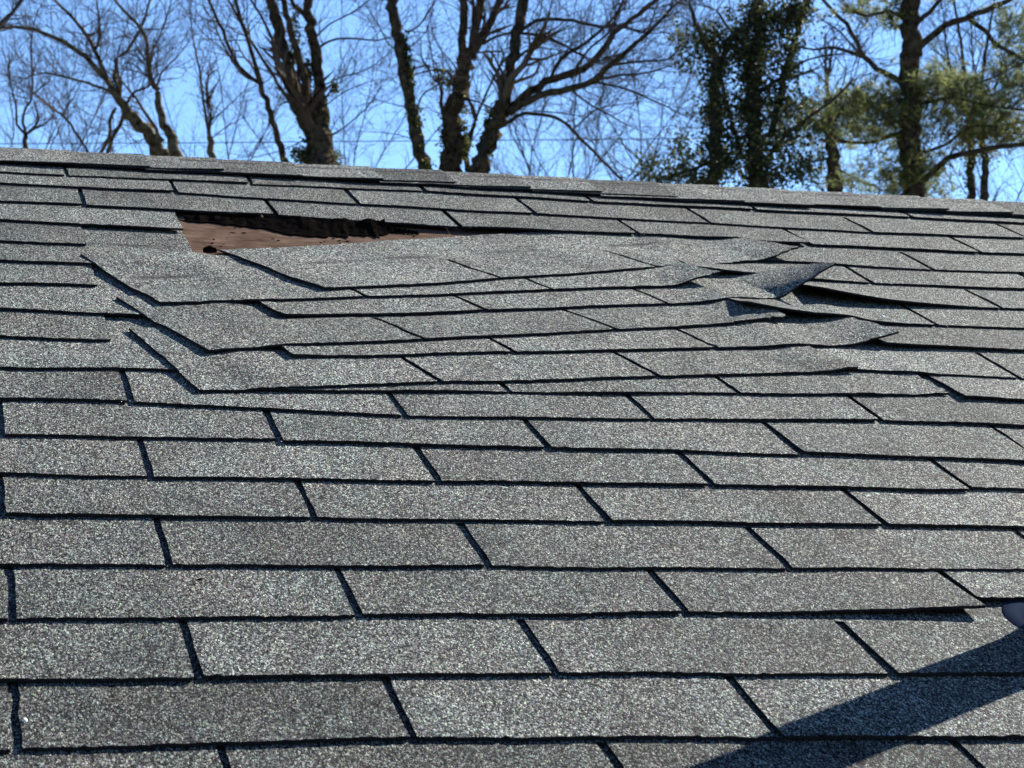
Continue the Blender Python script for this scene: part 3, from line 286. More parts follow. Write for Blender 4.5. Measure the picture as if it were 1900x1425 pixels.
  limbs=[[(3.045,53.105,13.894,0.0214),(2.551,53.242,14.602,0.0183),(2.033,53.376,15.294,0.0153),(1.569,53.503,16.031,0.0122),(1.118,53.627,16.779,0.0092),(0.672,53.746,17.534,0.0061)],[(3.678,53.067,14.322,0.0214),(3.353,53.383,15.354,0.0184),(3.096,53.694,16.421,0.0154),(2.761,54.007,17.475,0.0124),(2.378,54.321,18.519,0.0093),(2.016,54.63,19.585,0.0062)],[(3.536,53.076,14.723,0.0214),(3.45,52.755,15.492,0.0182),(3.254,52.44,16.234,0.0151),(3.214,52.116,16.992,0.012),(3.025,51.8,17.72,0.0089),(3.014,51.474,18.465,0.0058)],[(3.629,53.07,13.915,0.0214),(3.834,53.001,14.742,0.0183),(3.896,52.94,15.593,0.0152),(4.063,52.873,16.433,0.0121),(4.098,52.814,17.289,0.0091),(4.29,52.744,18.127,0.006)],[(2.919,53.112,14.293,0.0214),(3.345,52.659,15.354,0.0182),(3.814,52.2,16.386,0.015),(4.239,51.74,17.425,0.0119),(4.499,51.29,18.508,0.0088),(4.92,50.823,19.525,0.0058)],[(3.005,53.107,14.701,0.0214),(3.648,53.378,15.408,0.0184),(4.219,53.646,16.201,0.0154),(4.804,53.909,17.001,0.0124),(5.323,54.172,17.866,0.0093),(5.784,54.436,18.783,0.0062)]],
  ell=[]),
 dict(kind='bare_tree', label='far pale bare tree seen right of the thin sapling', group='far bare trees', dens=0.8800000000000001,
  trunks=[[(6.507,46.764,12.333,0.0478),(6.501,46.765,12.698,0.0389),(6.488,46.766,13.552,0.0299)]],
  limbs=[[(6.286,46.792,12.815,0.0191),(5.809,46.709,13.289,0.0163),(5.43,46.612,13.84,0.0136),(5.073,46.509,14.4,0.0108),(4.779,46.398,14.991,0.008),(4.395,46.294,15.524,0.0053)],[(6.227,46.8,13.179,0.0191),(5.929,46.804,13.797,0.0164),(5.576,46.812,14.383,0.0136),(5.268,46.813,14.996,0.0109),(5.055,46.803,15.65,0.0081),(4.844,46.792,16.305,0.0054)],[(6.782,46.727,13.56,0.0191),(6.53,47.226,14.544,0.0165),(6.475,47.698,15.599,0.0139),(6.405,48.171,16.673,0.0112),(6.259,48.653,17.752,0.0084),(6.078,49.139,18.842,0.0056)],[(6.114,46.814,12.81,0.0191),(6.246,47.086,13.692,0.0165),(6.521,47.341,14.558,0.0138),(6.735,47.602,15.452,0.0111),(6.979,47.859,16.353,0.0083),(7.195,48.118,17.274,0.0055)],[(6.379,46.78,13.183,0.0191),(6.894,47.235,14.309,0.0165),(7.46,47.678,15.443,0.0139),(7.95,48.128,16.643,0.0112),(8.483,48.568,17.856,0.0085),(8.913,49.022,19.14,0.0057)],[(6.23,46.799,13.546,0.0191),(6.652,46.712,14.096,0.0164),(7.013,46.631,14.692,0.0136),(7.365,46.548,15.295,0.0109),(7.664,46.47,15.929,0.0081),(7.957,46.392,16.568,0.0054)]],
  ell=[]),
 dict(kind='bare_tree', label='far pale bare tree in the gap between the forked ivy trunk and the leaning trunk', group='far bare trees', dens=0.9900000000000001,
  trunks=[[(10.645,53.191,13.405,0.0544),(10.641,53.192,13.823,0.0442),(10.632,53.193,14.799,0.034)]],
  limbs=[[(10.256,53.263,13.956,0.0218),(9.453,53.389,14.719,0.0186),(8.738,53.49,15.571,0.0155),(8.102,53.572,16.486,0.0124),(7.439,53.649,17.381,0.0092),(6.839,53.711,18.323,0.0061)],[(10.498,53.218,14.378,0.0218),(10.122,53.514,15.323,0.0187),(9.706,53.813,16.258,0.0156),(9.369,54.095,17.243,0.0125),(8.987,54.382,18.218,0.0094),(8.577,54.67,19.187,0.0062)],[(10.498,53.218,14.797,0.0218),(10.291,53.231,15.97,0.0186),(10.214,53.221,17.164,0.0155),(10.136,53.21,18.362,0.0124),(10.147,53.183,19.568,0.0092),(10.11,53.165,20.778,0.0061)],[(10.507,53.217,13.96,0.0218),(10.482,53.0,14.988,0.0186),(10.449,52.784,16.013,0.0154),(10.639,52.526,17.009,0.0122),(10.79,52.275,18.009,0.0091),(10.787,52.054,19.023,0.006)],[(10.207,53.271,14.374,0.0218),(10.75,53.071,15.227,0.0186),(11.197,52.885,16.138,0.0154),(11.691,52.684,17.023,0.0123),(12.092,52.499,17.957,0.0092),(12.312,52.351,18.957,0.0061)],[(11.063,53.111,14.805,0.0218),(11.69,52.57,15.649,0.0185),(12.306,52.023,16.484,0.0153),(12.905,51.47,17.315,0.0121),(13.314,50.956,18.256,0.009),(13.833,50.408,19.112,0.0059)]],
  ell=[]),
 dict(kind='bare_tree', label='far pale bare tree below the arching limbs, nearest the centre trunks', group='far bare trees', dens=0.8800000000000001,
  trunks=[[(13.559,46.371,12.269,0.0488),(13.559,46.371,12.644,0.0396),(13.559,46.371,13.521,0.0305)]],
  limbs=[[(13.904,46.276,12.768,0.0195),(13.227,46.342,13.405,0.0167),(12.593,46.39,14.084,0.0138),(11.959,46.429,14.762,0.011),(11.378,46.448,15.484,0.0082),(10.816,46.457,16.218,0.0054)],[(14.025,46.241,13.144,0.0195),(13.76,46.775,14.076,0.0168),(13.451,47.318,15.006,0.0141),(13.167,47.85,15.972,0.0114),(12.971,48.357,16.997,0.0086),(12.718,48.877,18.019,0.0057)],[(13.67,46.34,13.521,0.0195),(13.455,46.9,14.646,0.0169),(13.238,47.457,15.798,0.0142),(13.037,48.008,16.981,0.0114),(13.085,48.495,18.24,0.0086),(12.913,49.036,19.484,0.0057)],[(13.115,46.489,12.768,0.0195),(13.299,46.586,13.926,0.0167),(13.497,46.679,15.092,0.014),(13.805,46.741,16.247,0.0112),(13.896,46.862,17.448,0.0084),(13.994,46.981,18.661,0.0056)],[(13.724,46.325,13.144,0.0195),(14.02,46.242,13.798,0.0167),(14.236,46.181,14.488,0.0139),(14.365,46.143,15.203,0.0111),(14.593,46.076,15.892,0.0083),(14.808,46.012,16.588,0.0055)],[(13.874,46.284,13.52,0.0195),(14.396,45.996,14.106,0.0167),(14.877,45.715,14.727,0.0138),(15.311,45.441,15.38,0.011),(15.653,45.193,16.093,0.0082),(15.994,44.942,16.802,0.0054)]],
  ell=[]),
 dict(kind='bare_tree', label='far pale bare tree below the ends of the arching limbs', group='far bare trees', dens=0.9900000000000001,
  trunks=[[(16.808,52.723,13.344,0.0553),(16.808,52.722,13.769,0.045),(16.811,52.722,14.763,0.0346)]],
  limbs=[[(16.36,52.854,13.912,0.0221),(15.544,52.651,14.572,0.0188),(14.724,52.439,15.213,0.0155),(13.939,52.209,15.873,0.0123),(13.255,51.946,16.606,0.0091),(12.586,51.673,17.337,0.006)],[(16.311,52.869,14.339,0.0221),(15.777,52.749,15.361,0.0189),(15.153,52.651,16.327,0.0156),(14.74,52.491,17.386,0.0124),(14.349,52.323,18.446,0.0092),(13.852,52.18,19.459,0.0061)],[(16.353,52.856,14.765,0.0221),(16.349,53.19,15.994,0.0191),(16.433,53.498,17.245,0.0159),(16.588,53.785,18.512,0.0128),(16.527,54.135,19.789,0.0096),(16.493,54.477,21.087,0.0064)],[(16.372,52.851,13.912,0.0221),(16.619,53.259,15.285,0.0191),(17.059,53.609,16.647,0.016),(17.347,54.004,18.067,0.0129),(17.642,54.396,19.512,0.0097),(18.081,54.743,20.955,0.0065)],[(17.204,52.603,14.334,0.0221),(17.704,52.287,15.277,0.0189),(18.186,51.97,16.225,0.0157),(18.593,51.674,17.212,0.0125),(18.95,51.391,18.219,0.0093),(19.132,51.166,19.285,0.0061)],[(16.651,52.769,14.764,0.0221),(17.631,52.838,15.691,0.0191),(18.422,52.955,16.812,0.016),(19.284,53.038,17.893,0.0128),(20.127,53.117,19.009,0.0096),(20.83,53.237,20.242,0.0064)]],
  ell=[]),
 dict(kind='bare_tree', label='far pale bare tree just left of the dark evergreen', group='far bare trees', dens=0.8800000000000001,
  trunks=[[(16.407,46.562,12.294,0.0497),(16.408,46.561,12.675,0.0404),(16.413,46.56,13.567,0.0311)]],
  limbs=[[(16.493,46.533,12.802,0.0199),(16.155,46.896,13.63,0.0171),(15.725,47.283,14.41,0.0143),(15.374,47.642,15.259,0.0115),(15.066,47.984,16.144,0.0086),(14.867,48.292,17.087,0.0057)],[(16.239,46.616,13.186,0.0199),(15.988,46.845,13.892,0.0171),(15.762,47.064,14.616,0.0142),(15.441,47.311,15.298,0.0114),(15.275,47.509,16.059,0.0085),(15.065,47.718,16.81,0.0057)],[(16.024,46.685,13.571,0.0199),(16.179,46.827,14.75,0.0171),(16.199,47.013,15.949,0.0143),(16.129,47.227,17.154,0.0114),(16.15,47.412,18.379,0.0086),(16.061,47.632,19.61,0.0057)],[(16.036,46.681,12.806,0.0199),(16.227,46.876,13.808,0.0171),(16.471,47.054,14.812,0.0143),(16.768,47.213,15.817,0.0115),(16.935,47.415,16.859,0.0086),(17.048,47.634,17.919,0.0057)],[(16.254,46.611,13.186,0.0199),(16.55,46.41,13.825,0.017),(16.711,46.252,14.521,0.0141),(16.873,46.092,15.215,0.0112),(17.095,45.911,15.886,0.0084),(17.2,45.77,16.594,0.0055)],[(16.518,46.525,13.566,0.0199),(17.053,46.52,14.245,0.0171),(17.556,46.521,14.955,0.0143),(17.922,46.566,15.757,0.0114),(18.299,46.605,16.56,0.0086),(18.612,46.666,17.399,0.0057)]],
  ell=[]),
 dict(kind='bare_tree', label='far pale bare tree behind the left limbs of the tall pine', group='far bare trees', dens=0.8250000000000001,
  trunks=[[(24.15,51.081,13.043,0.0563),(24.156,51.078,13.469,0.0457),(24.171,51.072,14.466,0.0352)]],
  limbs=[[(24.111,51.098,13.612,0.0225),(23.399,51.167,14.321,0.0192),(22.754,51.199,15.093,0.0159),(22.125,51.219,15.876,0.0127),(21.468,51.243,16.635,0.0094),(20.927,51.216,17.477,0.0062)],[(23.924,51.18,14.045,0.0225),(23.631,51.294,14.835,0.0193),(23.276,51.433,15.598,0.016),(22.957,51.553,16.384,0.0128),(22.736,51.632,17.212,0.0096),(22.539,51.699,18.05,0.0063)],[(24.195,51.061,14.465,0.0225),(24.175,51.337,15.423,0.0194),(24.29,51.552,16.4,0.0162),(24.214,51.852,17.37,0.013),(24.217,52.117,18.365,0.0097),(24.296,52.349,19.375,0.0065)],[(24.424,50.959,13.604,0.0225),(24.614,51.098,14.716,0.0193),(24.943,51.173,15.809,0.0161),(25.281,51.243,16.909,0.0129),(25.388,51.419,18.062,0.0097),(25.56,51.564,19.221,0.0064)],[(24.206,51.056,14.037,0.0225),(24.418,50.74,14.934,0.0192),(24.689,50.395,15.798,0.0159),(24.981,50.038,16.643,0.0127),(25.256,49.685,17.49,0.0094),(25.488,49.35,18.351,0.0062)],[(24.448,50.948,14.457,0.0225),(25.322,51.121,15.468,0.0194),(26.179,51.292,16.513,0.0163),(26.911,51.515,17.675,0.0131),(27.721,51.693,18.801,0.0099),(28.364,51.949,20.057,0.0066)]],
  ell=[]),
 dict(kind='bare_tree', label='far pale bare tree at the far right end of the ridge', group='far bare trees', dens=0.9900000000000001,
  trunks=[[(24.4,44.323,11.865,0.0506),(24.408,44.32,12.244,0.0411),(24.425,44.311,13.131,0.0317)]],
  limbs=[[(24.594,44.224,12.364,0.0203),(24.211,44.548,12.97,0.0174),(23.942,44.811,13.676,0.0145),(23.587,45.113,14.33,0.0116),(23.343,45.357,15.068,0.0087),(23.033,45.631,15.775,0.0058)],[(24.075,44.488,12.764,0.0203),(23.872,44.688,13.862,0.0174),(23.584,44.928,14.943,0.0145),(23.386,45.123,16.065,0.0116),(23.295,45.266,17.218,0.0087),(23.048,45.481,18.348,0.0057)],[(24.043,44.503,13.146,0.0203),(23.766,44.236,13.815,0.0172),(23.444,43.991,14.466,0.0142),(23.128,43.742,15.111,0.0113),(22.915,43.442,15.767,0.0084),(22.646,43.17,16.408,0.0055)],[(24.707,44.166,12.359,0.0203),(24.776,44.176,13.227,0.0174),(24.911,44.152,14.088,0.0145),(25.095,44.101,14.941,0.0115),(25.205,44.089,15.813,0.0086),(25.254,44.109,16.698,0.0057)],[(24.134,44.458,12.762,0.0203),(24.306,44.09,13.665,0.0173),(24.54,43.687,14.53,0.0143),(24.744,43.298,15.399,0.0114),(24.817,42.975,16.312,0.0084),(24.888,42.653,17.218,0.0056)],[(24.423,44.312,13.131,0.0203),(24.882,44.238,13.861,0.0174),(25.311,44.176,14.616,0.0145),(25.715,44.125,15.392,0.0116),(26.118,44.07,16.171,0.0087),(26.525,44.011,16.952,0.0058)]],
  ell=[]),
]
T = 0.0032; EX = 0.1292; TW = 0.3048; HGT = 0.29; SL = 0.133; GAP = 0.0085
DECK = -0.0104
# ---- roof height field: each course is laid over the ones below it -----------------
GU0, GV0, GS = -1.0, -1.75, 0.004
NU, NV = 950, 500
HF = np.full((NU, NV), DECK)          # top of everything laid so far
HD = np.full((NU, NV), -1.0)          # top of the slipped strips only
UU, VV = np.meshgrid(GU0 + GS*np.arange(NU), GV0 + GS*np.arange(NV), indexing='ij')
def frame_of(o, ang):
    c, s = math.cos(ang), math.sin(ang)
    return (UU-o[0])*c + (VV-o[1])*s, -(UU-o[0])*s + (VV-o[1])*c
def maxf(A, n):
    B = A.copy()
    for ax in (0, 1):
        C = B.copy()
        for k in range(1, n+1):
            C = np.maximum(C, np.maximum(np.roll(B, k, ax), np.roll(B, -k, ax)))
        B = C
    return B
def blur(A, n):
    for _ in range(2):
        for ax in (0, 1):
            C = A.copy()
            for k in range(1, n+1): C = C + np.roll(A, k, ax) + np.roll(A, -k, ax)
            A = C/(2*n+1)
    return A
def sample(G, u, v):
    x = np.clip((np.asarray(u)-GU0)/GS, 0, NU-1.001); y = np.clip((np.asarray(v)-GV0)/GS, 0, NV-1.001)
    i = x.astype(int); j = y.astype(int); fx = x-i; fy = y-j
    return (G[i,j]*(1-fx)+G[i+1,j]*fx)*(1-fy) + (G[i,j+1]*(1-fx)+G[i+1,j+1]*fx)*fy
def lay_strip(o, ang, L=0.9144):
    """drape a slipped strip over what lies below it; returns the grid of its top face"""
    lu, lv = frame_of(o, ang)
    k = (lu > -.003) & (lu < L+.003) & (lv > -.003) & (lv < HGT+.003)
    G = blur(maxf(HF, 3), 4) + T + 0.0004
    HF[k] = np.maximum(HF[k], G[k]); HD[k] = np.maximum(HD[k], G[k])
    return G
def lay_tab(ul, vl, ur, vr):
    """an in-place tab: regular slope, raised where it lies over a slipped strip; returns its grid or None"""
    L = math.hypot(ur-ul, vr-vl); ang = math.atan2(vr-vl, ur-ul)
    lu, lv = frame_of((ul, vl), ang)
    k = (lu > -.001) & (lu < L+.001) & (lv > -.001) & (lv < HGT)
    w = -T*lv/EX; G = None; top = w
    if (HD[k] > -.5).any():
        G = blur(np.maximum(maxf(HD, 2) + T + .0004, w), 3); top = G
    HF[k] = np.maximum(HF[k], top[k])
    return G
# ------------------------------------------------------------------ the ground
gm = mesh('ground', [(-2500,-2500,0),(2500,-2500,0),(2500,2500,0),(-2500,2500,0)], [(0,1,2,3)], [M_GROUND])
link('ground', gm, kind='structure')

# ------------------------------------------------------------------ the house: deck, walls
house = link('house', None, label='house roof of grey asphalt shingles with slipped, torn and curled strips', category='house')
house.matrix_world = ROOF
house.empty_display_size = .3
VR = 0.208                                  # where the two decks meet
EAVE = -3.02; U0, U1 = -5.0, 8.0
def deck(name, back=False):
    if not back:
        return boxmesh(name, (U0, EAVE, DECK-.014), (U1, VR, DECK), M_WOOD)
    c2, s2 = math.cos(2*PITCH), math.sin(2*PITCH)
    def P(u, d, w): return (u, VR+.002 + d*c2 + w*s2, DECK + .0 - d*s2 + w*c2)
    V = [P(U0,0,-.014),P(U1,0,-.014),P(U1,3.2,-.014),P(U0,3.2,-.014),P(U0,0,0),P(U1,0,0),P(U1,3.2,0),P(U0,3.2,0)]
    F = [(0,3,2,1),(4,5,6,7),(0,1,5,4),(1,2,6,5),(2,3,7,6),(3,0,4,7)]
    return mesh(name, V, F, [M_WOOD])
link('roof_deck', deck('roof_deck'), house)
link('roof_deck', deck('roof_deck', True), house)
c2, s2 = math.cos(2*PITCH), math.sin(2*PITCH)
for k in range(1, 24):                      # rear slope: one long course after another
    d1 = 3.2 - (k-1)*EX*1.05; d0 = max(d1 - HGT, .01)
    P = [[(u, VR+.002 + d*c2 + w*s2, DECK - d*s2 + w*c2) for d, w in ((d1, .0105), (d0, .0035))] for u in (U0, U1)]
    nr = [[(0, s2, c2)]*2]*2
    o = link('rear_course', sheet('rear_course', [r[::-1] for r in P], T, nrm=nr), house); o.color = (rng.random(), rng.random(), rng.random(), 1)
# walls under the eaves (world box turned into the roof frame)
INV = ROOF.inverted()
yf = EAVE*CT + .30; zf = Z0 + EAVE*ST - .20
yb = (VR*CT)*2 - yf
for nm, lo, hi in (('front_wall', (U0+.3, yf, 0), (U1-.3, yf+.15, zf)), ('rear_wall', (U0+.3, yb-.15, 0), (U1-.3, yb, zf)),
                   ('side_wall', (U0+.3, yf+.153, 0), (U0+.45, yb-.153, zf)), ('side_wall', (U1-.45, yf+.153, 0), (U1-.3, yb-.153, zf))):
    o = link(nm, boxmesh(nm, lo, hi, M_WALL), house); o.matrix_local = INV
o = link('fascia_board', boxmesh('fascia_board', (U0, EAVE-.024, DECK-.16), (U1, EAVE-.002, DECK-.003), M_TRIM), house)

# ------------------------------------------------------------------ shingles
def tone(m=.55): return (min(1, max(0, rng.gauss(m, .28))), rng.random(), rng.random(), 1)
class Wav:
    """gentle unevenness of the laid roof, mm scale"""
    def __init__(s):
        s.k = [(rng.uniform(8, 34), rng.uniform(-22, 22), rng.uniform(0, 6.3), rng.uniform(.00008, .0003)) for _ in range(9)]
    def __call__(s, u, v): return sum(a*math.sin(p*u + q*v + f) for p, q, f, a in s.k)
wav = Wav()
def rough(n, amp):                         # ragged cut edge
    return [rng.gauss(0, amp) for _ in range(n)]
CORNER = {(6,4):(.021,0), (7,3.5):(.017,0), (8,4):(.006,0), (16,2):(0,.007), (16,3):(.0025,.004), (5,3.5):(.010,0), (3,3.5):(0,.004), (10,4):(.003,.0), (12,3):(.002,.003)}
CURLS = {4:(.017,.085), 5:(.016,.085), 6:(.052,.100), 7:(.006,.08), 8:(.017,.09), 9:(.002,.07), 10:(0,.1)}
SLIP = {10:((.3122,-1.2329), 4.66), 9:((.2339,-1.2508), 11.86), 8:((.3635,-1.0993), 12.06), 7:((.2614,-1.0919), 18.6),
        6:((.3833,-.8979), 16.67), 5:((.2230,-.8581), 17.48), 4:((.4604,-.7455), 23.62)}
def edge_pts(x0, x1, y0f, y1f, nu, ys, wf, tear=0):
    """grid of a piece between x0..x1, rows at fractions/ys, ragged ends and bottom"""
    rl = rough(len(ys), .0006); rr = rough(len(ys), .0006); rb = rough(nu+1, .0009); P = []; tr = [rng.gauss(0, tear) for _ in ys] if tear else [0]*len(ys)
    if tear:
        for i in range(nu-7, nu+1): rb[i] += abs(rng.gauss(0, tear*.5))
    for i in range(nu+1):
        f = i/nu; row = []
        for j, y in enumerate(ys):
            x = x0 + (x1-x0)*f
            if i == 0: x += rl[j]
            if i == nu: x += rr[j] - abs(tr[j])
            yy = y + y0f(f)*(1 - min(1, y/HGT)) + (rb[i] if j == 0 else 0)
            row.append((x, yy, wf(x, yy, f)))
        P.append(row)
    return P
def inplace_strip(r, tabs):
    ul0, vl0 = tabs[0][1], tabs[0][2]
    base = Matrix.Translation((ul0, vl0, 0))
    tm = .62 if r < 13 else .60-.09*(r-12) if r < 17 else .06       # lower courses coloured darker, standing in for granule shading at steeper view
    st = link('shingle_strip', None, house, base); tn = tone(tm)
    cl = rng.uniform(.0, .0012)
    ytop = .19 if r == 1 else HGT
    head = []
    for q, (s, ul, vl, ur, vr) in enumerate(tabs):
        G = lay_tab(ul, vl, ur, vr) if r <= 13 else None
        la, lb = CORNER.get((r, s), (0, 0)); l0 = rng.uniform(0, .0016); l1 = rng.uniform(0, .0016)
        def w(x, y, f=None, ul=ul, ur=ur, vl=vl, vr=vr, G=G, la=la, lb=lb, l0=l0, l1=l1):
            u, v = ul0 + x, vl0 + y; f = (u-ul)/(ur-ul); f = min(1, max(0, f)); lv = v - (vl + (vr-vl)*f)
            z = -T*lv/EX if G is None else float(sample(G, u, v))
            h = max(0, 1 - lv/.14)
            z += (la*(1-f)**2 + lb*f**2)*h**1.1 + (l0*(1-f) + l1*f)*max(0, 1-lv/.11)
            return z + wav(u, v)
        x0, x1 = ul-ul0+GAP/2, ur-ul0-GAP/2
        if q == 0: x0 -= GAP*.1
        d0, d1 = vl-vl0, vr-vl0
        ys = [0, .03, .065, .10, SL]
        P = edge_pts(x0, x1, lambda f: d0+(d1-d0)*f, None, 54, ys, w)
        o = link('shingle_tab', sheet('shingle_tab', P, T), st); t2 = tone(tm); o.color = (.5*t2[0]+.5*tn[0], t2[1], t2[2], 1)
        head.append((ul-ul0, ur-ul0, d0, d1, w))
    # head of the strip above the cut-outs, one piece
    P = []
    for q, (a, b_, d0, d1, w) in enumerate(head):
        for i in range(8 if q < len(head)-1 else 9):
            f = i/8; x = a + (b_-a)*f + (.003 if i == 0 and q == 0 else 0) - (.003 if f == 1 else 0)
            row = []
            for y in (SL, .17, .21, .25, ytop) if ytop > .25 else (SL, .16, ytop):
                yy = y + (d0+(d1-d0)*f)*(1 - min(1, y/HGT)); row.append((x, yy, w(x, yy)))
            P.append(row)
    hm = sheet('shingle_strip', P, T)
    h = st                                  # the strip itself is the head piece
    nh = bpy.data.objects.new('shingle_strip', hm); COL.objects.link(nh); nh.parent = house; nh.matrix_local = base; nh.color = tn
    for c in list(st.children): c.parent = nh
    bpy.data.objects.remove(st); nh.name = 'shingle_strip'
    return nh
def slipped_strip(r):
    (ou, ov), dg = SLIP[r]; ang = math.radians(dg); L = 3*TW
    G = lay_strip((ou, ov), ang); A, dl = CURLS[r]; ca, sa = math.cos(ang), math.sin(ang)
    bow = rng.uniform(-.002, .002)
    def w(x, y, f=None):
        u = ou + x*ca - y*sa; v = ov + x*sa + y*ca
        z = float(sample(G, u, v)) + wav(u+.7, v)
        if r == 4: z = max(z, -.0042 - .03*max(0, .95-u))
        k = max(0, (x - (L-dl))/dl); z += A*k**(1.0 if r == 6 else 1.12)*max(0, 1 - max(0, y)/.17)**.9
        c = max(0, min(1, (x-L+.22)/.1)); z += c*(.0004*math.sin(61*x+35*y+r) + .0003*math.sin(143*x-90*y+2*r))*max(0, 1-y/.2)
        if x < .05: z += .0015*(1-max(0, x)/.05)*max(0, 1-y/.3)
        return z
    base = Matrix.Translation((ou, ov, 0)) @ Matrix.Rotation(ang, 4, 'Z')
    tn = tone(.72)
    P = []
    ys = (SL, .165, .20, .235, HGT)
    for i in range(55):
        x = L*i/54; P.append([(x + (rng.gauss(0,.0006) if i in (0,54) else 0), y + (rng.gauss(0,.0012) if y == HGT else 0), w(x, y)) for y in ys])
    st = link('shingle_strip', sheet('shingle_strip', P, T), house, base); st.color = tn
    for q in range(3):
        x0, x1 = q*TW + (GAP*.45 if q else .0005), (q+1)*TW - (GAP*.45 if q < 2 else .0005)
        P = edge_pts(x0, x1, lambda f: bow*math.sin(f*3.14), None, 40, [0, .008, .018, .028, .038, .05, .062, .075, .09, .105, .12, SL], w, .0028 if q == 2 and r != 9 else 0)
        o = link('shingle_tab', sheet('shingle_tab', P, T), st); o.color = tn
    return st

ROWS[16] = [((s,ul,-1.884,ur,-1.884) if s == 3 else (s,ul,vl,ur,vr)) for (s,ul,vl,ur,vr) in ROWS[16]]   # course cut short above the vent
for r in range(24, 0, -1):
    j0 = 1 if r % 2 == 0 else .5
    groups = {}
    for tb in ROWS[r]: groups.setdefault(math.floor((tb[0]-j0)/3 + 1e-6), []).append(tb)
    for g in sorted(groups): inplace_strip(r, groups[g])
    if r in SLIP: slipped_strip(r)

# shingles beyond the ones told apart in view: one part
V, F, MI = [], [], []
def tab_box(u0, u1, v0):
    n = len(V); w0, w1 = 0, -T*HGT/EX
    V.extend([(u0,v0,w0),(u1,v0,w0),(u1,v0+HGT,w1),(u0,v0+HGT,w1),(u0,v0,w0-T),(u1,v0,w0-T),(u1,v0+HGT,w1-T),(u0,v0+HGT,w1-T)])
    for f, k in (((0,1,2,3),0),((4,7,6,5),1),((0,4,5,1),1),((1,5,6,2),1),((3,2,6,7),1),((0,3,7,4),1)):
        F.append(tuple(n+i for i in f)); MI.append(k)
for r in range(1, 25):
    ss = [t_[0] for t_ in ROWS[r]]; lo, hi = min(ss), max(ss)+1
    if r == 1: continue
    for k in range(1, 6):
        s = lo-k; tab_box(s*TW+GAP/2, (s+1)*TW-GAP/2, -(r-1)*EX)
        s = hi+k-1; tab_box(s*TW+GAP/2, (s+1)*TW-GAP/2, -(r-1)*EX)
o = link('outer_shingles', mesh('outer_shingles', V, F, [M_GRAN, M_EDGE], MI), house, kind='stuff'); o.color = (.5,.3,.6,1)

# ------------------------------------------------------------------ ridge caps
def ridge_profile(v0, n_front=6, R=.035):
    """points (v, w, nv, nw) from the front edge over the ridge and down the back"""
    th2 = 2*PITCH; tt = R*math.tan(PITCH); pts = []
    base = lambda v: -T*v/EX + .0006
    w_r = base(VR)
    for i in range(n_front+1):
        v = v0 + (VR-tt-v0)*i/n_front; pts.append((v, base(v), 0, 1))
    c = (VR-tt, w_r - R)
    for i in range(1, 7):
        a = th2*i/6; pts.append((c[0]+R*math.sin(a), c[1]+R*math.cos(a)+.0, math.sin(a), math.cos(a)))
    p = pts[-1]
    for i in range(1, 5):
        d = .13*i/4; pts.append((p[0]+d*math.cos(th2), p[1]-d*math.sin(th2), math.sin(th2), math.cos(th2)))
    return pts
ends = [-.37,-.235,-.10,.032,.162,.288,.414,.549,.690,.820,.955,1.085,1.227,1.350,1.484,1.620,1.755]
while ends[-1] < 2.9: ends.append(ends[-1]+.133)
vlow = [.066,.070,.062,.058,.064,.078,.074,.066,.069,.072,.062,.058,.052,.040,.038,.056,.060]
for q, ue in enumerate(ends):
    u0, u1 = ue-.27, ue; vl = vlow[q] if q < len(vlow) else .058
    sk = rng.uniform(-.004, .006); fl = rng.uniform(-.001, .0025)
    P, N = [], []
    for i in range(13):
        f = i/12; u = u0 + (u1-u0)*f; pr = ridge_profile(vl - sk*(f-.5)); row, nr = [], []
        off = .0016 + .0048*f
        for j, (v, w, a, b) in enumerate(pr):
            e = off + T + fl*max(0, f-.6)/.4*max(0, 1-j/3)
            if j == 0: v += rng.gauss(0, .0006)
            row.append((u + (rng.gauss(0, .0006) if i == 12 else 0), v + a*e, w + b*e + .6*wav(u, v))); nr.append((0, a, b))
        P.append(row); N.append(nr)
    o = link('ridge_cap', sheet('ridge_cap', P, T, nrm=N), house); o.color = tone()

# ------------------------------------------------------------------ torn felt in the hole, fragments
def felt(name, us, vb, vt, wb, wt, mats=(M_FELT, M_FELT), t=.0012, rag=.006):
    P = []
    n = 40
    for i in range(n+1):
        f = i/n; u = us[0] + (us[1]-us[0])*f
        b = np.interp(f, [k[0] for k in vb], [k[1] for k in vb]) + rng.gauss(0, rag); tp = np.interp(f, [k[0] for k in vt], [k[1] for k in vt]) + rng.gauss(0, rag*.35)
        h = np.interp(f, [k[0] for k in wt], [k[1] for k in wt]) + abs(rng.gauss(0, .0012))
        row = []
        for k in range(6):
            g = k/5; row.append((u + rng.gauss(0,.0006), b + (tp-b)*g, wb + (h-wb)*(g**1.4) + rng.gauss(0, .0006)*math.sin(g*3.14)))
        P.append(row)
    return sheet(name, P, t, list(mats))
link('torn_felt', felt('torn_felt', (.314,.632), [(0,-.262),(.08,-.282),(.22,-.282),(.36,-.306),(.55,-.346),(.75,-.338),(.92,-.322),(1,-.316)], [(0,-.252),(.3,-.256),(.6,-.262),(1,-.268)],
     DECK+.0025, [(0,-.0065),(.12,-.003),(.2,-.004),(.4,-.001),(.45,-.0035),(.55,.002),(.62,.0035),(.66,-.001),(.75,.003),(.8,.006),(.85,.001),(.93,.007),(.97,.004),(1,.0065)]), house, label='ragged black felt torn along the top of the hole')
link('torn_felt', felt('torn_felt', (.634,.685), [(0,-.284),(.5,-.292),(1,-.292)], [(0,-.264),(1,-.287)], DECK+.002, [(0,-.002),(.4,-.005),(1,DECK+.004)], rag=.002), house)  # thin black strip standing in for a shadow spike on the deck
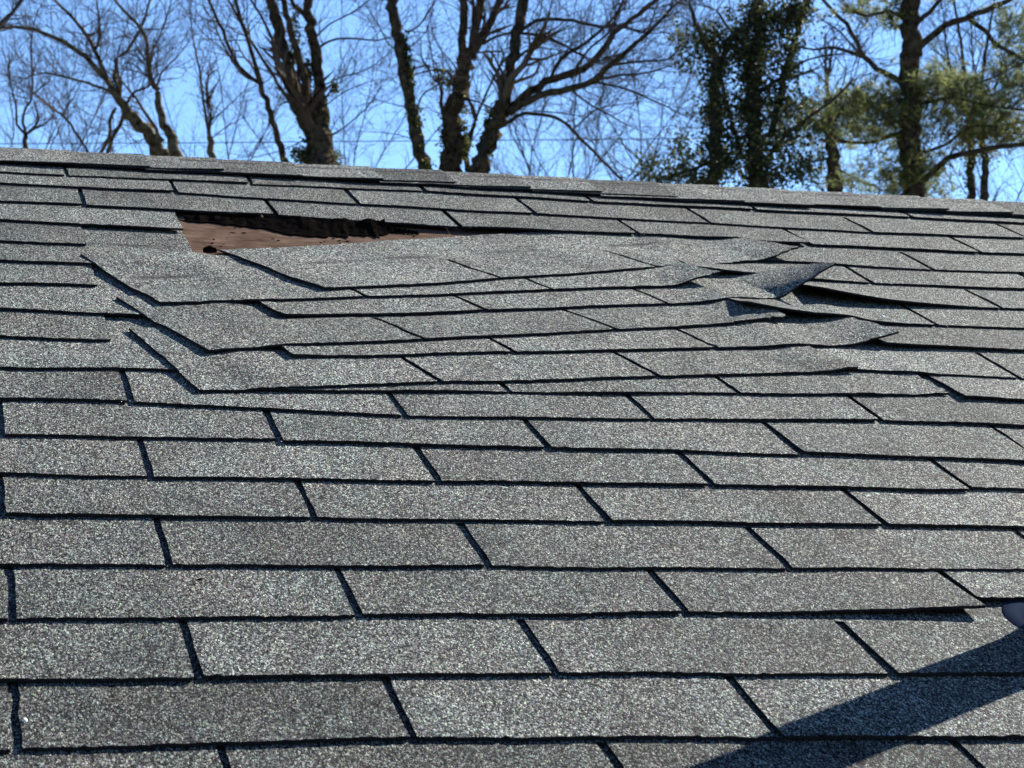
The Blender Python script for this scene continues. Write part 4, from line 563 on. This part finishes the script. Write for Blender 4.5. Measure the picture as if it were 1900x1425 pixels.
link('torn_felt', felt('torn_felt', (.318,.338), [(0,-.506),(.5,-.508),(1,-.502)], [(0,-.496),(.5,-.492),(1,-.496)], -.004, [(0,-.001),(.4,.002),(1,-.001)], rag=.001), house)
V, F = [], []
for k in range(60):                         # splinters and crumbs of felt on the bare deck
    u = rng.uniform(.33,.74); v = rng.uniform(-.47,-.30)
    a = rng.uniform(0,3.14); l = rng.uniform(.002,.009); b = rng.uniform(.0006,.0018); n = len(V); z = DECK+.0006
    dx, dy = math.cos(a)*l, math.sin(a)*l*.5; px, py = -math.sin(a)*b, math.cos(a)*b
    V += [(u-dx-px,v-dy-py,z),(u+dx-px,v+dy-py,z),(u+dx+px,v+dy+py,z),(u-dx+px,v-dy+py,z),(u,v,z+b)]
    F += [(n,n+1,n+4),(n+1,n+2,n+4),(n+2,n+3,n+4),(n+3,n,n+4)]
link('felt_crumbs', mesh('felt_crumbs', V, F, [M_FELT]), house, kind='stuff')

# loose granules washed into the slots and along the butts
V, F, MI = [], [], []
def crumb(u, v, w, s):
    n = len(V); d = [s*rng.uniform(.7,1.3) for _ in range(6)]
    V.extend([(u+d[0],v,w),(u,v+d[1],w),(u-d[2],v,w),(u,v-d[3],w),(u,v,w+d[4]),(u,v,w-d[5])])
    k = 0 if rng.random() < .25 else 1
    for f in ((0,1,4),(1,2,4),(2,3,4),(3,0,4),(1,0,5),(2,1,5),(3,2,5),(0,3,5)): F.append(tuple(n+i for i in f)); MI.append(k)
for r in range(3, 20):
    for (s, ul, vl, ur, vr) in ROWS[r]:
        if ul < -.05 or ul > 1.9 or rng.random() < .5: continue
        for k in range(rng.randint(1, 3)):
            v = vl + abs(rng.gauss(0, .035)) if rng.random() < .6 else vl - rng.uniform(0, .01)
            if v < vl: crumb(ul + rng.gauss(0, .008), v, -.0004-.0 + .0006, rng.uniform(.0006, .0013))
            else: crumb(ul + rng.uniform(-.0032, .0032), v, -T*(1+(v-vl)/EX)+.0006, rng.uniform(.0006, .0014))
link('loose_granules', mesh('loose_granules', V, F, [M_PALE, M_GRAN], MI), house, kind='stuff')

# ------------------------------------------------------------------ vent pipe with flashing, just entering at the right edge
vent = link('vent_pipe', None, label='plumbing vent with grey metal flashing at the right edge, casting the long shadow', category='vent pipe')
vent.matrix_world = ROOF @ Matrix.Translation((1.036, -1.9425, -.0036)); vent.empty_display_size = .1
up = Vector((0, ST, CT))
def lathe(name, prof, m, n=40, axis=None):
    """prof: (radius, height); low rings lie in the roof plane, high ones are level with the pipe"""
    V, F = [], []
    for r, h, k in prof:
        for i in range(n):
            a = 2*math.pi*i/n
            flat = Vector((r*math.cos(a), r*math.sin(a), 0))
            lev = Vector((r*math.cos(a), r*math.sin(a)*CT, -r*math.sin(a)*ST))
            V.append(flat.lerp(lev, k) + up*h)
    for j in range(len(prof)-1):
        for i in range(n): F.append((j*n+i, j*n+(i+1)%n, (j+1)*n+(i+1)%n, (j+1)*n+i))
    return mesh(name, V, F, [m], smooth=True)
link('flashing_cone', lathe('flashing_cone', [(.099,.0002,0),(.098,.0012,0),(.085,.0018,0),(.066,.006,.2),(.050,.030,.7),(.0415,.055,1),(.0405,.062,1)], M_METAL), vent)
link('flashing_plate', boxmesh('flashing_plate', (-.06,.085,-.0012), (.11,.20,-.0002), M_METAL), vent)
link('pipe', lathe('pipe', [(.0375,-.02,1),(.0375,.44,1),(.0355,.442,1),(.034,.442,1),(.0335,.43,1),(.0335,.05,1)], M_PIPE), vent)

# small things lying on the roof
def husk(u, v, w, l, b, ang, m, name, label, cat):
    V, F = [], []; n = 8
    for i in range(n+1):
        f = i/n; x = (f-.5)*l; rr = b*math.sin(math.pi*min(.98, max(.02, f)))**.7; y = .25*l*(f-.5)**2*4
        for k in range(5):
            a = 2*math.pi*k/5; V.append((x, y+rr*math.cos(a), rr*.7+rr*.7*math.sin(a)))
    for i in range(n):
        for k in range(5): F.append((i*5+k, i*5+(k+1)%5, (i+1)*5+(k+1)%5, (i+1)*5+k))
    o = link(name, mesh(name, V, F, [m], smooth=True), None, None, label=label, category=cat)
    o.matrix_world = ROOF @ Matrix.Translation((u, v, w)) @ Matrix.Rotation(ang, 4, 'Z'); return o
husk(.172, -1.852, .0004, .008, .0015, .5, M_FELT, 'seed_husk', 'small dark seed husk lying on a shingle low on the left', 'seed husk')
husk(.006, -2.150, -.0030, .006, .0028, .2, M_PALE, 'lint_scrap', 'pale scrap lodged in the slot at the lower left edge', 'scrap')
husk(1.155, -.652, .002, .009, .0008, 1.3, M_PALE, 'lint_scrap', 'tiny pale fibre under the tallest curled shingle tip', 'scrap')
husk(1.285, -.770, .003, .009, .0022, .3, M_PALE, 'lint_scrap', 'pale scrap at the lifted edge right of the middle curled tips', 'scrap')

# ------------------------------------------------------------------ power line
cps = [(-14.5,52.3,15.3), (-.774,44.186,13.85), (4.703,40.936,13.50), (13.423,35.961,13.02), (19.847,30.874,12.45), (30,23.5,12.6)]
V, F = [], []
for i, p in enumerate(cps):
    for k in range(6):
        a = math.pi*k/3; V.append((p[0]+.009*math.cos(a)*.5, p[1]+.009*math.cos(a), p[2]+.009*math.sin(a)))
for i in range(len(cps)-1):
    for k in range(6): F.append((i*6+k, i*6+(k+1)%6, (i+1)*6+(k+1)%6, (i+1)*6+k))
link('power_line', mesh('power_line', V, F, [M_CABLE]), label='thin dark power line crossing behind the bare trunks', category='power line')

# ------------------------------------------------------------------ trees
class Tubes:
    def __init__(s): s.V = []; s.F = []; s.n = 0
    def add(s, pts, sides, bump=0, R=None):
        """pts: list of (Vector, radius)"""
        if len(pts) < 2: return
        n = len(pts); ref = Vector((.3, .2, .93)); rings = []
        for i, (p, r) in enumerate(pts):
            d = (pts[min(i+1, n-1)][0] - pts[max(i-1, 0)][0])
            if d.length < 1e-9: d = Vector((0,0,1))
            d.normalize(); a = d.cross(ref)
            if a.length < .1: a = d.cross(Vector((1,0,0)))
            a.normalize(); b = d.cross(a)
            for k in range(sides):
                t = 2*math.pi*k/sides; q = r*(1 + (R.gauss(0, bump) if bump else 0))
                s.V.append(p + (a*math.cos(t) + b*math.sin(t))*q)
        for i in range(n-1):
            for k in range(sides):
                s.F.append((s.n+i*sides+k, s.n+i*sides+(k+1)%sides, s.n+(i+1)*sides+(k+1)%sides, s.n+(i+1)*sides+k))
        s.n += n*sides
    def build(s, name, m, parent, org, smooth=True):
        me = mesh(name, [v-org for v in s.V], s.F, [m], smooth=smooth); return link(name, me, parent)
def smooth_path(pts, R, step, jit):
    """Catmull-Rom through the traced points, with a little crookedness"""
    P = [Vector(p[:3]) for p in pts]; r = [p[3] for p in pts]; out = []
    for i in range(len(P)-1):
        a, b, c, d = P[max(i-1,0)], P[i], P[i+1], P[min(i+2,len(P)-1)]
        n = max(2, int((c-b).length/step))
        for k in range(n):
            t = k/n; q = .5*((2*b) + (c-a)*t + (2*a-5*b+4*c-d)*t*t + (3*b-a-3*c+d)*t**3)
            rr = r[i]+(r[i+1]-r[i])*t
            out.append((q + Vector((R.gauss(0,1), R.gauss(0,1), R.gauss(0,1)))*min(jit, rr*.25), rr))
    out.append((P[-1], r[-1])); return out
def twig(R, p, d, length, rad, level, tub, cnt, grav=.10):
    """a crooked twig and its side twigs"""
    seg = max(4, int(length/.09)) if level < 2 else 4
    pts = [(p, rad)]; q = p.copy(); d = d.normalized(); sub = []
    for i in range(seg):
        d = (d + Vector((R.gauss(0,.15), R.gauss(0,.15), R.gauss(0,.13)+grav*.35))).normalized()
        q = q + d*(length/seg); f = (i+1)/seg; pts.append((q, rad*(1-.72*f)))
        if level < cnt['max'] and f > .15:
            for _ in range(cnt['n'][level] if R.random() < .9 else 0):
                if R.random() < cnt['p'][level]:
                    s = Vector((R.gauss(0,1), R.gauss(0,1), R.gauss(0,.8))); s = s - d*s.dot(d)
                    if s.length > .01:
                        s.normalize(); sub.append((q.copy(), (d*.75 + s*R.uniform(.45,1.0)), length*R.uniform(.28,.55)*(1.1-.5*f), rad*(1-.6*f)*.62))
    tub.add(pts, 3 if level else 4)
    for a, b, c, e in sub: twig(R, a, b, c, max(e, cnt['rmin']), level+1, tub, cnt, grav)
def leaf_quads(V, F, c, size, R, n=None):
    a = Vector((R.gauss(0,1), R.gauss(0,1), R.gauss(0,1))).normalized(); b = a.cross(Vector((R.gauss(0,1), R.gauss(0,1), R.gauss(0,1)))).normalized(); u = a.cross(b)
    s = size*R.uniform(.6,1.25); k = len(V)
    V.extend([c-a*s*.5, c+b*s*.38+u*s*.08, c+a*s*.55, c-b*s*.38+u*s*.08]); F.append((k,k+1,k+2)); F.append((k,k+2,k+3))
def needle_tuft(V, F, c, d, R, ln):
    for _ in range(15):
        v = (d + Vector((R.gauss(0,.55), R.gauss(0,.55), R.gauss(0,.55)))).normalized(); s = v.cross(Vector((R.gauss(0,1), R.gauss(0,1), R.gauss(0,1)))).normalized()*.0034
        l = ln*R.uniform(.7,1.2); k = len(V); b0 = c + d*R.uniform(-.03,.02)
        V.extend([b0-s, b0+s, b0+v*l+s*.5, b0+v*l-s*.5]); F.append((k,k+1,k+2,k+3))

for ti, td in enumerate(TREES):
    R = random.Random(100+ti); kind = td['kind']; far = td['group'].startswith('far')
    base = Vector(td['trunks'][0][0][:3]); g = Vector((base.x, base.y, 0))
    # roots: lowest point carried down to the ground
    ev = kind in ('pine_tree', 'ivy_evergreen')
    nm = {'ivy_tree':'bare_tree', 'ivy_evergreen':'evergreen_tree'}.get(kind, kind)
    root = link(nm, None, label=td['label'], category='tree', group=td['group']); root.location = g; root.empty_display_size = .5
    tw = Tubes(); paths = []
    bark = M_MOSSB if 'mossy' in td['label'] and kind != 'ivy_tree' else M_BARK
    for k, tr in enumerate(td['trunks']):
        path = smooth_path(tr, R, .07, .02)
        p0, r0 = path[0]
        if k == 0 or kind == 'ivy_evergreen':
            d = (path[min(6, len(path)-1)][0]-p0).normalized(); low = []; q = p0.copy(); n = 14; hz = p0.z
            for i in range(1, n+1):
                f = i/n; dd = (d*(1-f) + Vector((0,0,1))*f*1.2).normalized(); q = q - dd*(hz/n/max(.3, dd.z)); low.append((Vector((q.x, q.y, hz*(1-f))), r0*(1+.9*f*f)))
            path = low[::-1] + path
        tk = Tubes(); tk.add(path, 14 if not far else 6, .085, R); tk.build('trunk', bark, root, g); paths.append((smooth_path(tr, R, .12, .02), 1.0))
    for L in td['limbs']:
        path = smooth_path(L, R, .10, .02); lb = Tubes(); lb.add(path, 7 if not far else 4, .04, R); lb.build('branch', bark, root, g); paths.append((path, 1.0))
    # twigs along every limb, and along the upper stems
    px = (base - Vector((-.08,-3.8,3.7))).length/4265
    cnt = dict(max=2 if not ev else 1, n=[2,1,1], p=[.62,.36,.0] if not far else [.40,.26,0], rmin=px*(.30 if not far else .22))
    for pi_, (path, wgt) in enumerate(paths):
        trunk_ = pi_ < len(td['trunks'])
        tot = sum((path[i+1][0]-path[i][0]).length for i in range(len(path)-1))
        num = int(tot*td['dens']*(5.2 if not trunk_ else 2.2)*(1 if not ev else .8)) + (1 if not trunk_ else 0)
        for _ in range(num):
            i = R.randrange(1, len(path)) if not trunk_ else R.randrange(len(path)//3, len(path))
            p, r = path[i]; d = (path[i][0]-path[i-1][0]).normalized(); s = Vector((R.gauss(0,1), R.gauss(0,1), R.gauss(0,.7))); s = s-d*s.dot(d)
            if s.length < .05: continue
            s.normalize(); ln = R.uniform(.35, 1.25)*(1 if not trunk_ else .8)*(1.25 if far else 1); rr = min(r*.55, px*R.uniform(.55, 1.2))
            twig(R, p, d*R.uniform(.3,.9)+s*R.uniform(.5,1.0)+Vector((0,0,R.uniform(.0,.55))), ln, max(rr, cnt['rmin']*1.3), 0, tw, cnt)
        # the limb runs out in a spray of twigs
        p, r = path[-1]; d = (path[-1][0]-path[-2][0]).normalized()
        for _ in range(3 if not trunk_ else 2):
            twig(R, p, d+Vector((R.gauss(0,.35), R.gauss(0,.35), R.gauss(0,.3))), R.uniform(.6,1.3), max(r*.6, cnt['rmin']), 0, tw, cnt)
    V, F = [], []
    if kind == 'pine_tree':
        for (x, y, z, a, b, n) in td['ell']:
            for _ in range(int(n*.85)):
                o3 = Vector((R.gauss(0,.95), R.gauss(0,.75)*1.1, R.gauss(0,.85))); c = Vector((x+o3.x*a, y+o3.y*a, z+o3.z*b)); d = Vector((R.gauss(0,.8), R.gauss(0,.8), R.uniform(.0,1.0))).normalized()
                needle_tuft(V, F, c, d, R, .115)
                if R.random() < .5: tw.add([(c - d*.22 + Vector((R.gauss(0,.05), R.gauss(0,.05), -.03)), .004), (c - d*.1, .0035), (c, .002)], 3)
        link('crown', mesh('crown', [v-g for v in V], F, [M_NEED]), root, kind='stuff')
    elif kind in ('ivy_tree', 'ivy_evergreen', 'bare_tree') and td['ell']:
        lv = .040 if kind != 'ivy_evergreen' else .042
        for (x, y, z, a, b, n) in td['ell']:
            if kind == 'ivy_evergreen':
                k = 0
                while k < n*2.0:
                    o3 = Vector((R.gauss(0,.6), R.gauss(0,.6), R.gauss(0,.55))); c = Vector((x+o3.x*a, y+o3.y*max(a,b), z+o3.z*b)); m = R.randint(6, 26); cs = R.uniform(.03,.085)
                    for _ in range(m): leaf_quads(V, F, c+Vector((R.gauss(0,cs), R.gauss(0,cs), R.gauss(0,cs))), lv, R)
                    k += m
            else:
                for _ in range(int(n*2.0)): leaf_quads(V, F, Vector((x+R.gauss(0,.5)*a, y+R.gauss(0,.5)*a-.04, z+R.gauss(0,.55)*b)), lv, R)
        link('foliage' if kind == 'ivy_evergreen' else 'ivy', mesh('ivy', [v-g for v in V], F, [M_EVER if kind == 'ivy_evergreen' else M_IVY]), root, kind='stuff')
    tw.build('twigs' if ev or V else 'crown', M_TWIG, root, g, smooth=False)['kind'] = 'stuff'
print('tris', sum(sum(len(p.vertices)-2 for p in o.data.polygons) for o in bpy.data.objects if o.type == 'MESH'))
